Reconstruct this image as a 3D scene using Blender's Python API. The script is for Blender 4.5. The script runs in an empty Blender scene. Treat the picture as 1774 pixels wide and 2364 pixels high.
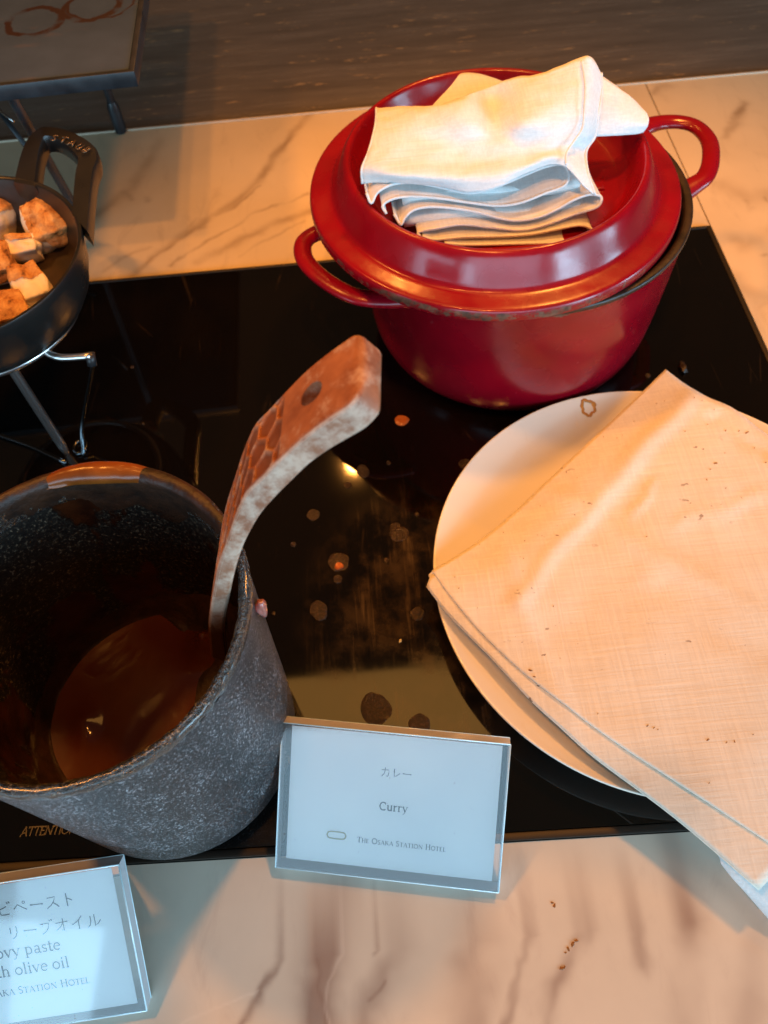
import bpy, bmesh, math, random
from mathutils import Vector, Matrix, noise
random.seed(7)
SC = bpy.context.scene
COL = SC.collection
PI = math.pi

# ------------------------------------------------------------------ camera
CH = 0.52                                             # camera height above the hob glass
CR = Vector((0.99578551, -0.08019097, -0.04450412))
CU = Vector((0.09156338, 0.84159574, 0.53229011))
CD = Vector((0.00523039, 0.53412173, -0.8453914))
CPOS = Vector((0, 0, CH))
cam = bpy.data.cameras.new('camera')
camo = bpy.data.objects.new('camera', cam)
COL.objects.link(camo)
M = Matrix((CR, CU, -CD)).transposed().to_4x4()
M.translation = CPOS
camo.matrix_world = M
cam.sensor_fit = 'VERTICAL'
cam.sensor_height = 36
cam.sensor_width = 27
cam.lens = 36 * 1850 / 2364
cam.clip_start = 0.01
cam.clip_end = 60
cam.dof.use_dof = True
cam.dof.focus_distance = 0.44
cam.dof.aperture_fstop = 11
SC.camera = camo
SC.render.resolution_x = 768
SC.render.resolution_y = 1024

# ------------------------------------------------------------------ light
SC.view_settings.view_transform = 'Standard'
SC.view_settings.look = 'None'
SC.view_settings.exposure = 0.0
W = bpy.data.worlds.new('World')
SC.world = W
W.use_nodes = True
W.node_tree.nodes['Background'].inputs[0].default_value = (1.0, 0.62, 0.36, 1)
W.node_tree.nodes['Background'].inputs[1].default_value = 0.07

def lamp(name, kind, loc, target, energy, colour, **kw):
    L = bpy.data.lights.new(name, kind)
    o = bpy.data.objects.new(name, L)
    COL.objects.link(o)
    o.location = loc
    o.rotation_euler = (Vector(target) - Vector(loc)).to_track_quat('-Z', 'Y').to_euler()
    L.energy = energy
    L.color = colour
    for a, b in kw.items():
        setattr(L, a, b)
    return o
WARM = (1.0, 0.375, 0.065)
lamp('spot_lamp', 'SPOT', (0.55, 0.95, 1.5), (0.08, 0.20, 0), 60, WARM, spot_size=0.95, spot_blend=0.7, shadow_soft_size=0.07)
lamp('spot_lamp', 'SPOT', (-0.77, 0.68, 1.5), (0.05, 0.25, 0), 44, WARM, spot_size=0.95, spot_blend=0.7, shadow_soft_size=0.07)
lamp('spot_lamp', 'SPOT', (-0.067, 1.457, 1.5), (0.05, 0.2, 0), 16, WARM, spot_size=0.9, spot_blend=0.7, shadow_soft_size=0.02)
lamp('spot_lamp', 'SPOT', (0.04, -0.04, 1.5), (0.02, 0.72, 0), 30, WARM, spot_size=0.85, spot_blend=1.0, shadow_soft_size=0.025)
lamp('spot_lamp', 'SPOT', (-0.19, 0.16, 1.5), (0.02, 0.72, 0), 21, WARM, spot_size=0.85, spot_blend=1.0, shadow_soft_size=0.025)
BLUE = (0.44, 0.76, 1.0)
for wx, wy, e_, sx_ in ((3.0, -0.45, 30, 0.55), (2.25, -1.85, 62, 0.85)):       # two panes to the front right
    lamp('window_and_fill_light', 'AREA', (wx, wy, 0.52), (0.1, 0.25, 0.1), e_, BLUE, shape='RECTANGLE', size=sx_, size_y=0.95)
lamp('window_and_fill_light', 'AREA', (-2.3, -2.5, 0.55), (0.0, 0.25, 0.1), 56, BLUE, shape='RECTANGLE', size=2.8, size_y=1.0)
lamp('window_and_fill_light', 'AREA', (0.10, -3.1, 1.08), (0.05, 0.25, 0.1), 74, BLUE, shape='RECTANGLE', size=3.2, size_y=1.5)  # soft front fill, added to make the name cards brighter and bluer
lamp('ceiling_lamp', 'AREA', (0.08, 0.765, 1.78), (0.08, 0.7651, 0), 2.2, (1.0, 0.46, 0.10), shape='RECTANGLE', size=0.84, size_y=0.25)


# ------------------------------------------------------------------ photo measurements
KK = 1774 / 1660
def at(x, y, z=0.0):
    """where the sight line through measured photo point (x, y) meets height z"""
    v = CR * ((x * KK - 887)) - CU * ((y * KK - 1182)) + CD * 1850
    t = (z - CH) / v.z
    return Vector((v.x * t, v.y * t, z))
def atplane(x, y, p0, n):
    v = CR * ((x * KK - 887)) - CU * ((y * KK - 1182)) + CD * 1850
    t = (Vector(p0) - CPOS).dot(Vector(n)) / v.dot(Vector(n))
    return CPOS + v * t

# ------------------------------------------------------------------ object helpers
def tag(o, label=None, cat=None, group=None, kind=None):
    if label: o['label'] = label
    if cat: o['category'] = cat
    if group: o['group'] = group
    if kind: o['kind'] = kind
    return o
def thing(name, loc, label=None, cat=None, group=None, kind=None):
    o = bpy.data.objects.new(name, None)
    o.empty_display_size = 0.02
    COL.objects.link(o)
    o.location = loc
    return tag(o, label, cat, group, kind)
def wloc(o):
    v = Vector(o.location)
    return v + wloc(o.parent) if o.parent else v
def obj(name, data, mat, parent=None, smooth=True, angle=None):
    """data = bmesh or (verts, faces) in world coordinates; ONE mesh object, origin at its own base"""
    me = bpy.data.meshes.new(name)
    if isinstance(data, bmesh.types.BMesh):
        data.to_mesh(me); data.free()
    else:
        me.from_pydata([tuple(v) for v in data[0]], [], data[1])
    xs = [v.co for v in me.vertices]
    lo = Vector((min(v.x for v in xs), min(v.y for v in xs), min(v.z for v in xs)))
    hi = Vector((max(v.x for v in xs), max(v.y for v in xs), max(v.z for v in xs)))
    c = Vector(((lo.x + hi.x) / 2, (lo.y + hi.y) / 2, lo.z))
    for v in me.vertices: v.co -= c
    o = bpy.data.objects.new(name, me)
    COL.objects.link(o)
    if parent:
        o.parent = parent
        o.location = c - wloc(parent)
    else:
        o.location = c
    if mat: me.materials.append(mat)
    if smooth:
        for p in me.polygons: p.use_smooth = True
        if angle: me.set_sharp_from_angle(angle=math.radians(angle))
    me.update()
    return o
def set_attr(o, name, vals):
    a = o.data.attributes.new(name, 'FLOAT', 'POINT')
    a.data.foreach_set('value', vals)
def lathe(profile, c, seg=96, close=False, squash=None):
    vs, fs = [], []
    n = len(profile)
    for i in range(seg):
        a = 2 * PI * i / seg
        for r, z in profile:
            vs.append((c[0] + r * math.cos(a), c[1] + r * math.sin(a), c[2] + z))
    for i in range(seg):
        j = (i + 1) % seg
        for k in range(n if close else n - 1):
            l = (k + 1) % n
            fs.append((i * n + k, j * n + k, j * n + l, i * n + l))
    return vs, fs
def smoothpath(pts, sub=6, closed=False):
    """Catmull-Rom through the points"""
    P = [Vector(p) for p in pts]
    n = len(P); out = []
    rng = n if closed else n - 1
    for i in range(rng):
        p1, p2 = P[i], P[(i + 1) % n]
        p0 = P[i - 1] if (i > 0 or closed) else p1 * 2 - p2
        p3 = P[(i + 2) % n] if (i + 2 < n or closed) else p2 * 2 - p1
        for s in range(sub):
            t = s / sub
            out.append(0.5 * ((2 * p1) + (p2 - p0) * t + (2 * p0 - 5 * p1 + 4 * p2 - p3) * t * t + (3 * p1 - p0 - 3 * p2 + p3) * t ** 3))
    if not closed: out.append(P[-1])
    return out
def tube(pts, r, seg=12, closed=False, squash=1.0, upv=(0, 0, 1), rf=None, caps=True):
    P = [Vector(p) for p in pts]
    n = len(P); vs, fs = [], []
    up = Vector(upv)
    for i, p in enumerate(P):
        a = P[i - 1] if (i or closed) else p
        b = P[(i + 1) % n] if (i < n - 1 or closed) else p
        t = (b - a).normalized()
        s = t.cross(up)
        if s.length < 1e-4: s = t.cross(Vector((1, 0, 0)))
        s.normalize()
        w = s.cross(t).normalized()
        rr = rf(i / (n - 1)) if rf else r
        for k in range(seg):
            an = 2 * PI * k / seg
            vs.append(p + s * math.cos(an) * rr + w * math.sin(an) * rr * squash)
    for i in range(n if closed else n - 1):
        j = (i + 1) % n
        for k in range(seg):
            l = (k + 1) % seg
            fs.append((i * seg + k, i * seg + l, j * seg + l, j * seg + k))
    if caps and not closed:
        fs.append(tuple(range(seg - 1, -1, -1)))
        fs.append(tuple(range((n - 1) * seg, n * seg)))
    return vs, fs
def merge(*parts):
    vs, fs = [], []
    for v, f in parts:
        o = len(vs)
        vs += list(v)
        fs += [tuple(i + o for i in ff) for ff in f]
    return vs, fs
def prism(poly, z0, z1, bevel=0.0, seg=2):
    """vertical prism over a polygon of (x, y)"""
    bm = bmesh.new()
    b = [bm.verts.new((p[0], p[1], z0)) for p in poly]
    t = [bm.verts.new((p[0], p[1], z1)) for p in poly]
    n = len(poly)
    bm.faces.new(list(reversed(b))); bm.faces.new(t)
    for i in range(n):
        bm.faces.new((b[i], b[(i + 1) % n], t[(i + 1) % n], t[i]))
    bmesh.ops.recalc_face_normals(bm, faces=bm.faces)
    if bevel:
        bmesh.ops.bevel(bm, geom=list(bm.edges), offset=bevel, segments=seg, affect='EDGES', profile=0.5)
    return bm
def hexa(c8, bevel=0.0, seg=2):
    """box from 8 corners: 4 bottom, 4 top (same order)"""
    bm = bmesh.new()
    v = [bm.verts.new(p) for p in c8]
    for f in ((3, 2, 1, 0), (4, 5, 6, 7), (0, 1, 5, 4), (1, 2, 6, 5), (2, 3, 7, 6), (3, 0, 4, 7)):
        bm.faces.new([v[i] for i in f])
    bmesh.ops.recalc_face_normals(bm, faces=bm.faces)
    if bevel:
        bmesh.ops.bevel(bm, geom=list(bm.edges), offset=bevel, segments=seg, affect='EDGES', profile=0.5)
    return bm
def loft(rows, su=6, sv=6, disp=None):
    """smooth sheet through a grid of control points"""
    rows = [smoothpath(r, su) for r in rows]
    cols = list(zip(*rows))
    cols = [smoothpath(c, sv) for c in cols]
    nu, nv = len(cols), len(cols[0])
    vs = [cols[i][j] for i in range(nu) for j in range(nv)]
    if disp: vs = [disp(v, i / (nu - 1), j / (nv - 1)) for v, (i, j) in zip(vs, [(i, j) for i in range(nu) for j in range(nv)])]
    fs = [(i * nv + j, (i + 1) * nv + j, (i + 1) * nv + j + 1, i * nv + j + 1) for i in range(nu - 1) for j in range(nv - 1)]
    return vs, fs
def solidify(o, t, off=-1):
    m = o.modifiers.new('thick', 'SOLIDIFY'); m.thickness = t; m.offset = off
    return o
def fnoise(v, s, seed=0):
    return noise.noise(Vector((v[0] * s + seed * 7.3, v[1] * s + seed * 3.1, v[2] * s + seed)))

# ------------------------------------------------------------------ material helpers
class Mat:
    def __init__(s, name):
        s.m = bpy.data.materials.new(name); s.m.use_nodes = True
        s.t = s.m.node_tree; s.n = s.t.nodes; s.l = s.t.links
        s.b = s.n['Principled BSDF']
        s.out = s.n['Material Output']
        g = s.n.new('ShaderNodeNewGeometry'); s.pos = g.outputs['Position']; s.nrm = g.outputs['Normal']
    def node(s, typ, ins=None, **kw):
        nd = s.n.new(typ)
        for a, b in kw.items(): setattr(nd, a, b)
        for a, b in (ins or {}).items(): s.set(nd.inputs[a], b)
        return nd
    def set(s, sock, v):
        if isinstance(v, bpy.types.NodeSocket): s.l.new(v, sock)
        elif isinstance(v, (tuple, list)) and len(v) == 3 and sock.type == 'RGBA': sock.default_value = (*v, 1)
        else: sock.default_value = v
    def p(s, **kw):
        names = dict(base='Base Color', rough='Roughness', metal='Metallic', spec='Specular IOR Level', coat='Coat Weight', coatr='Coat Roughness', ior='IOR', trans='Transmission Weight', normal='Normal', sheen='Sheen Weight', sss='Subsurface Weight', alpha='Alpha')
        for a, b in kw.items(): s.set(s.b.inputs[names[a]], b)
        return s
    def math(s, op, a, b=0.0, c=None, clamp=False):
        nd = s.n.new('ShaderNodeMath'); nd.operation = op; nd.use_clamp = clamp
        s.set(nd.inputs[0], a); s.set(nd.inputs[1], b)
        if c is not None: s.set(nd.inputs[2], c)
        return nd.outputs[0]
    def mapping(s, loc=(0, 0, 0), rot=(0, 0, 0), scale=(1, 1, 1), src=None):
        nd = s.n.new('ShaderNodeMapping')
        s.set(nd.inputs['Vector'], src or s.pos)
        nd.inputs['Location'].default_value = loc; nd.inputs['Rotation'].default_value = rot; nd.inputs['Scale'].default_value = scale
        return nd.outputs[0]
    def noise(s, scale, detail=4, rough=0.5, dist=0.0, vec=None, out=0):
        nd = s.n.new('ShaderNodeTexNoise'); s.set(nd.inputs['Vector'], vec or s.pos)
        nd.inputs['Scale'].default_value = scale; nd.inputs['Detail'].default_value = detail
        nd.inputs['Roughness'].default_value = rough; nd.inputs['Distortion'].default_value = dist
        return nd.outputs[out]
    def voro(s, scale, vec=None, feature='F1', out='Distance', rand=1.0):
        nd = s.n.new('ShaderNodeTexVoronoi'); nd.feature = feature
        s.set(nd.inputs['Vector'], vec or s.pos); nd.inputs['Scale'].default_value = scale
        nd.inputs['Randomness'].default_value = rand
        return nd.outputs[out]
    def ramp(s, fac, stops, interp='LINEAR'):
        nd = s.n.new('ShaderNodeValToRGB'); s.set(nd.inputs[0], fac)
        cr = nd.color_ramp; cr.interpolation = interp
        while len(cr.elements) < len(stops): cr.elements.new(0.5)
        for e, (p, c) in zip(cr.elements, stops):
            e.position = p
            e.color = (c, c, c, 1) if isinstance(c, (int, float)) else (*c, 1)
        return nd.outputs[0]
    def step(s, fac, a, b):
        nd = s.n.new('ShaderNodeMapRange'); nd.interpolation_type = 'SMOOTHSTEP'
        s.set(nd.inputs[0], fac); nd.inputs[1].default_value = a; nd.inputs[2].default_value = b
        return nd.outputs[0]
    def mix(s, fac, a, b, mode='MIX'):
        nd = s.n.new('ShaderNodeMix'); nd.data_type = 'RGBA'; nd.blend_type = mode
        s.set(nd.inputs[0], fac); s.set(nd.inputs[6], a); s.set(nd.inputs[7], b)
        return nd.outputs[2]
    def mixf(s, fac, a, b):
        nd = s.n.new('ShaderNodeMix'); nd.data_type = 'FLOAT'
        s.set(nd.inputs[0], fac); s.set(nd.inputs[2], a); s.set(nd.inputs[3], b)
        return nd.outputs[0]
    def bump(s, h, strength=0.3, dist=0.001, normal=None):
        nd = s.n.new('ShaderNodeBump'); s.set(nd.inputs['Height'], h)
        nd.inputs['Strength'].default_value = strength; nd.inputs['Distance'].default_value = dist
        if normal: s.set(nd.inputs['Normal'], normal)
        return nd.outputs[0]
    def attr(s, name):
        nd = s.n.new('ShaderNodeAttribute'); nd.attribute_name = name
        return nd.outputs['Fac']
    def xyz(s, src=None):
        nd = s.n.new('ShaderNodeSeparateXYZ'); s.set(nd.inputs[0], src or s.pos)
        return nd.outputs[0], nd.outputs[1], nd.outputs[2]
def simple(name, col, rough=0.5, metal=0.0, **kw):
    m = Mat(name); m.p(base=col, rough=rough, metal=metal, **kw)
    return m.m

# ------------------------------------------------------------------ MATERIALS
def marble(name, warm, near):
    """veins come from the slab's own 'vein' attributes, grain and clouding from noise"""
    m = Mat(name)
    cloud = m.noise(9, 5, 0.6)
    fine = m.noise(45, 5, 0.65, 0.6, vec=m.mapping(rot=(0, 0, -0.5 if near else 0.7), scale=(1, 0.35, 1)))
    c = m.ramp(cloud, [(0.3, tuple(k * 0.87 for k in warm)), (0.7, warm)])
    c = m.mix(m.math('MULTIPLY', m.step(fine, 0.52, 0.8), 0.30), c, (0.42, 0.32, 0.27) if near else (0.36, 0.25, 0.15))
    vn = m.attr('vein'); pl = m.attr('pale'); br = m.attr('broad')
    fn = m.noise(90, 4, 0.6)
    c = m.mix(m.math('MULTIPLY', br, m.math('ADD', 0.5, m.math('MULTIPLY', cloud, 0.7)), clamp=True), c, (0.30, 0.21, 0.17) if near else (0.34, 0.23, 0.13))
    c = m.mix(m.math('MULTIPLY', vn, m.math('ADD', 0.35, m.math('MULTIPLY', fn, 0.9)), clamp=True), c, (0.25, 0.155, 0.12) if near else (0.24, 0.15, 0.085))
    c = m.mix(m.math('MULTIPLY', pl, 0.55), c, (0.86, 0.78, 0.68))
    m.p(base=c, rough=m.mixf(m.noise(30, 3), 0.26, 0.40), spec=0.35)
    return m.m
M_MARBLE_NEAR = marble('marble_pale', (0.72, 0.64, 0.53), True)
M_MARBLE_FAR = marble('marble_gold', (0.72, 0.57, 0.37), False)

def m_board():
    m = Mat('dark_board')
    a = m.mapping(rot=(0, 0, 0.06), scale=(0.12, 1, 1))
    g = m.noise(60, 6, 0.65, vec=a)
    fl = m.step(m.noise(110, 4, 0.75, vec=m.mapping(scale=(0.22, 1, 1), loc=(4, 2, 0))), 0.60, 0.72)
    c = m.ramp(g, [(0.25, (0.10, 0.082, 0.066)), (0.6, (0.17, 0.142, 0.115)), (0.85, (0.26, 0.215, 0.17))])
    c = m.mix(m.math('MULTIPLY', fl, 0.6), c, (0.75, 0.50, 0.24))
    m.p(base=c, rough=m.mixf(g, 0.18, 0.34), spec=0.6, normal=m.bump(g, 0.12, 0.001))
    return m.m
M_BOARD = m_board()

def m_glass_top():
    m = Mat('black_ceramic_glass')
    x, y, z = m.xyz()
    # greasy film, wiped in long streaks, in the middle of the plate
    dx = m.math('MULTIPLY', m.math('SUBTRACT', x, 0.025), 11.0)
    dy = m.math('MULTIPLY', m.math('SUBTRACT', y, 0.235), 8.5)
    d = m.math('ADD', m.math('MULTIPLY', dx, dx), m.math('MULTIPLY', dy, dy))
    area = m.math('SUBTRACT', 1.0, m.step(m.math('ADD', d, m.math('MULTIPLY', m.noise(14, 4), 0.6)), 0.5, 1.5))
    st = m.noise(120, 4, 0.7, vec=m.mapping(rot=(0, 0, 0.25), scale=(1, 0.07, 1)))
    bl = m.noise(28, 5, 0.65)
    film = m.math('MULTIPLY', area, m.math('MULTIPLY', m.step(st, 0.42, 0.75), m.step(bl, 0.35, 0.65)))
    film = m.math('MAXIMUM', film, m.math('MULTIPLY', area, m.math('MULTIPLY', m.step(bl, 0.42, 0.7), 0.45)))
    # hair scratches
    sc = m.math('SUBTRACT', 1.0, m.step(m.voro(38, m.mapping(rot=(0, 0, 0.9), scale=(1, 0.12, 1)), 'DISTANCE_TO_EDGE'), 0.0, 0.012))
    sc = m.math('MULTIPLY', sc, m.step(m.noise(22, 3), 0.55, 0.68))
    dust = m.step(m.noise(900, 1, 0.5), 0.79, 0.83)
    k = m.math('ADD', m.math('MULTIPLY', film, 0.5), m.math('ADD', m.math('MULTIPLY', sc, 0.10), m.math('MULTIPLY', dust, 0.2)), clamp=True)
    c = m.mix(k, (0.0035, 0.0025, 0.002), (0.15, 0.09, 0.04))
    m.p(base=c, rough=m.mixf(film, 0.045, 0.22), spec=0.5, ior=1.5)
    return m.m
M_GLASSTOP = m_glass_top()
M_HOBFRAME = simple('bronze_black_metal', (0.026, 0.020, 0.015), 0.5, 0.4)
M_SEAL = simple('dark_gap', (0.008, 0.006, 0.005), 0.8)
M_TRIM = simple('pale_stone_arris', (0.62, 0.50, 0.36), 0.5)

def m_slate():
    m = Mat('grey_slate')
    n = m.noise(22, 5, 0.6)
    c = m.ramp(n, [(0.3, (0.020, 0.034, 0.052)), (0.7, (0.032, 0.050, 0.074))])
    c = m.mix(m.math('MULTIPLY', m.step(m.noise(60, 3, vec=m.mapping(scale=(0.4, 1, 1))), 0.6, 0.75), 0.35), c, (0.09, 0.06, 0.05))
    x, y, z = m.xyz()
    w = m.math('MULTIPLY', m.math('SUBTRACT', m.noise(45, 4, 0.65), 0.5), 0.011)
    mask = None
    for (cx, cy, r, wd) in ((-0.2395, 0.696, 0.0215, 0.0030), (-0.195, 0.712, 0.0225, 0.0026), (-0.188, 0.716, 0.0265, 0.0012)):
        dx = m.math('SUBTRACT', x, cx); dy = m.math('SUBTRACT', y, cy)
        d = m.math('SQRT', m.math('ADD', m.math('MULTIPLY', dx, dx), m.math('MULTIPLY', dy, dy)))
        e = m.math('ABSOLUTE', m.math('SUBTRACT', m.math('ADD', d, w), r))
        k = m.math('SUBTRACT', 1.0, m.step(e, wd * 0.7, wd * 1.3))
        mask = k if mask is None else m.math('MAXIMUM', mask, k)
    mask = m.math('MULTIPLY', mask, m.step(m.noise(38, 4), 0.36, 0.5))
    c = m.mix(mask, c, (0.026, 0.013, 0.009))
    m.p(base=c, rough=m.mixf(mask, 0.55, 0.3), spec=0.22, normal=m.bump(n, 0.2, 0.0006))
    return m.m
M_SLATE = m_slate()
def m_blackmetal():
    m = Mat('black_painted_steel')
    n = m.noise(60, 4)
    m.p(base=m.ramp(n, [(0.3, (0.010, 0.011, 0.013)), (0.75, (0.026, 0.028, 0.032))]), rough=m.mixf(n, 0.3, 0.5), spec=0.5)
    return m.m
M_BLACKMETAL = m_blackmetal()
def m_iron():
    m = Mat('cast_iron_enamel')
    n = m.noise(240, 3, 0.6)
    c = m.ramp(m.noise(30, 5), [(0.3, (0.007, 0.007, 0.007)), (0.75, (0.015, 0.014, 0.013))])
    m.p(base=c, rough=m.mixf(m.noise(45, 4), 0.22, 0.40), spec=0.6, normal=m.bump(n, 0.25, 0.0004))
    return m.m
M_IRON = m_iron()
def m_ironin():
    m = Mat('seasoned_skillet_inside')
    c = m.ramp(m.noise(40, 4), [(0.3, (0.018, 0.012, 0.008)), (0.8, (0.045, 0.027, 0.016))])
    m.p(base=c, rough=0.42, spec=0.5, normal=m.bump(m.noise(300, 2), 0.2, 0.0003))
    return m.m
M_IRONIN = m_ironin()
M_CHROME = simple('chrome', (0.80, 0.78, 0.76), 0.30, 1.0)
M_DARKCHROME = simple('dark_steel_wire', (0.10, 0.11, 0.12), 0.25, 1.0)

def m_red(lid=False):
    m = Mat('red_enamel_lid' if lid else 'red_enamel')
    n = m.noise(18, 4)
    c = m.ramp(n, [(0.3, (0.19, 0.001, 0.007)), (0.7, (0.28, 0.002, 0.010))])
    # scuffs: short pale scratches
    v = m.mapping(rot=(0.3, 0.2, 0.8), scale=(1, 0.18, 0.6))
    sc = m.step(m.noise(230, 3, 0.7, vec=v), 0.66, 0.76)
    sc = m.math('MULTIPLY', sc, m.step(m.noise(14, 3), 0.45, 0.65))
    c = m.mix(m.math('MULTIPLY', sc, 0.35), c, (0.50, 0.16, 0.15))
    wear = m.attr('wear')
    wn = m.noise(95, 5, 0.7)
    worn = m.step(m.math('ADD', wear, m.math('MULTIPLY', m.math('SUBTRACT', wn, 0.5), 1.5)), 0.62, 0.82)
    c = m.mix(worn, c, m.ramp(m.noise(160, 4), [(0.35, (0.045, 0.020, 0.012)), (0.7, (0.20, 0.10, 0.06))]))
    m.p(base=c, rough=m.mixf(worn, m.mixf(m.step(m.noise(25, 4), 0.35, 0.7), 0.17, 0.34), 0.6), spec=0.45, coat=0.08, coatr=0.10)
    m.p(normal=m.bump(m.math('ADD', m.noise(60, 3), m.math('MULTIPLY', worn, -0.5)), 0.16, 0.0012))
    return m.m
M_RED = m_red(); M_REDLID = m_red(True)
def m_potin():
    m = Mat('burnt_pot_inside')
    n = m.noise(50, 5, 0.65)
    c = m.ramp(n, [(0.35, (0.012, 0.008, 0.006)), (0.6, (0.035, 0.018, 0.010)), (0.8, (0.13, 0.06, 0.028))])
    m.p(base=c, rough=m.mixf(n, 0.25, 0.55), spec=0.5, normal=m.bump(n, 0.5, 0.001))
    return m.m
M_POTIN = m_potin()

def m_cloth(name, tint=(0.80, 0.765, 0.72), stains=False):
    m = Mat(name)
    uvn = m.n.new('ShaderNodeUVMap').outputs[0]
    wob = m.noise(30, 3, 0.6, out=1)
    # woven threads: fine warp and weft with slubs
    a = m.noise(560, 3, 0.7, vec=m.mapping(rot=(0, 0, 0.68), scale=(1, 0.03, 1)))
    b = m.noise(560, 3, 0.7, vec=m.mapping(rot=(0, 0, 0.68), scale=(0.03, 1, 1)))
    w = m.math('ADD', a, b)
    slub = m.math('MAXIMUM', m.step(a, 0.62, 0.74), m.step(b, 0.62, 0.74))
    c = m.mix(m.step(m.math('ADD', a, b), 0.8, 1.2), tuple(t * 0.90 for t in tint), tint)
    c = m.mix(m.math('MULTIPLY', slub, 0.3), c, tuple(min(0.93, t * 1.13) for t in tint))
    c = m.mix(m.math('MULTIPLY', m.step(m.noise(8, 4), 0.45, 0.75), 0.12), c, tuple(t * 0.85 for t in tint))
    if stains:
        sp = m.step(m.noise(170, 3, 0.6, vec=m.mapping(rot=(0, 0, 0.5), scale=(0.6, 1, 1))), 0.665, 0.70)
        reg = m.step(m.noise(17, 3), 0.52, 0.66)
        sp2 = m.step(m.noise(520, 2, 0.6), 0.735, 0.77)
        k = m.math('MAXIMUM', m.math('MULTIPLY', sp, m.math('MULTIPLY', reg, 0.85)), m.math('MULTIPLY', m.math('MULTIPLY', sp2, m.step(m.noise(20, 2, vec=m.mapping(loc=(9, 0, 0))), 0.5, 0.62)), 0.6))
        c = m.mix(k, c, (0.16, 0.07, 0.03))
        br = m.step(m.noise(16, 4, 0.6, vec=m.mapping(loc=(1, 7, 0))), 0.6, 0.78)
        c = m.mix(m.math('MULTIPLY', br, 0.22), c, (0.55, 0.36, 0.20))
    m.p(base=c, rough=0.85, spec=0.15, sheen=0.15)
    m.p(normal=m.bump(w, 0.4, 0.0005))
    return m.m
M_CLOTH = m_cloth('white_linen', (0.76, 0.76, 0.755)); M_CLOTH2 = m_cloth('stained_linen', (0.80, 0.73, 0.62), True)

def m_plate():
    m = Mat('white_porcelain')
    n = m.step(m.noise(70, 4, 0.7, vec=m.mapping(rot=(0, 0, 0.6), scale=(1, 0.4, 1))), 0.56, 0.72)
    n = m.math('MULTIPLY', n, m.step(m.noise(9, 2), 0.5, 0.6))
    c = m.mix(m.math('MULTIPLY', n, 0.25), (0.78, 0.73, 0.64), (0.66, 0.50, 0.28))
    m.p(base=c, rough=m.mixf(n, 0.18, 0.35), spec=0.5)
    return m.m
M_PLATE = m_plate()

def m_stone():
    m = Mat('speckled_black_glaze')
    f = m.noise(720, 4, 0.85)
    big = m.noise(60, 4, 0.6)
    f2 = m.math('ADD', f, m.math('MULTIPLY', m.math('SUBTRACT', big, 0.5), 0.16))
    c = m.ramp(f2, [(0.50, (0.004, 0.004, 0.005)), (0.57, (0.018, 0.017, 0.020)), (0.62, (0.66, 0.64, 0.68))])
    m.p(base=c, rough=0.33, spec=0.7, normal=m.bump(f, 0.9, 0.0020))
    return m.m
M_STONE = m_stone()
def m_rim():
    m = Mat('pebbled_rim_glaze')
    v = m.noise(520, 3, 0.7)
    c = m.ramp(v, [(0.42, (0.006, 0.006, 0.006)), (0.60, (0.06, 0.05, 0.04)), (0.70, (0.34, 0.28, 0.20))])
    m.p(base=c, rough=0.20, spec=1.0, coat=0.6, coatr=0.15, normal=m.bump(v, 1.0, 0.0045))
    return m.m
M_RIM = m_rim()
def m_stonein():
    m = Mat('sauce_coated_glaze')
    f = m.noise(520, 4, 0.7)
    x, y, z = m.xyz()
    st = m.noise(30, 5, 0.6, vec=m.mapping(scale=(1, 1, 0.45)))
    coat = m.step(m.math('ADD', st, m.math('MULTIPLY', m.math('SUBTRACT', 0.10, z), 1.0)), 0.50, 0.56)
    c1 = m.ramp(f, [(0.40, (0.005, 0.005, 0.005)), (0.57, (0.016, 0.015, 0.012)), (0.67, (0.20, 0.16, 0.11))])
    c2 = m.ramp(m.noise(60, 4), [(0.3, (0.008, 0.003, 0.002)), (0.7, (0.055, 0.014, 0.004))])
    m.p(base=m.mix(coat, c1, c2), rough=m.mixf(coat, 0.45, 0.30), spec=0.4)
    h = m.mixf(coat, f, m.math('MULTIPLY', m.noise(50, 4), 3.0))
    m.p(normal=m.bump(h, 0.6, 0.001))
    return m.m
M_STONEIN = m_stonein()
def m_curry():
    m = Mat('curry_sauce')
    n = m.noise(25, 4)
    c = m.ramp(n, [(0.3, (0.070, 0.014, 0.003)), (0.7, (0.105, 0.022, 0.005))])
    m.p(base=c, rough=0.08, spec=0.42, normal=m.bump(m.noise(40, 3), 0.08, 0.003))
    return m.m
M_CURRY = m_curry()
def m_saucesmear():
    m = Mat('fresh_sauce_drip')
    n = m.noise(60, 4)
    c = m.ramp(n, [(0.3, (0.13, 0.034, 0.006)), (0.7, (0.27, 0.080, 0.012))])
    m.p(base=c, rough=0.25, spec=0.4, normal=m.bump(m.noise(60, 2), 0.3, 0.002))
    return m.m
M_SAUCE = m_saucesmear()

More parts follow.
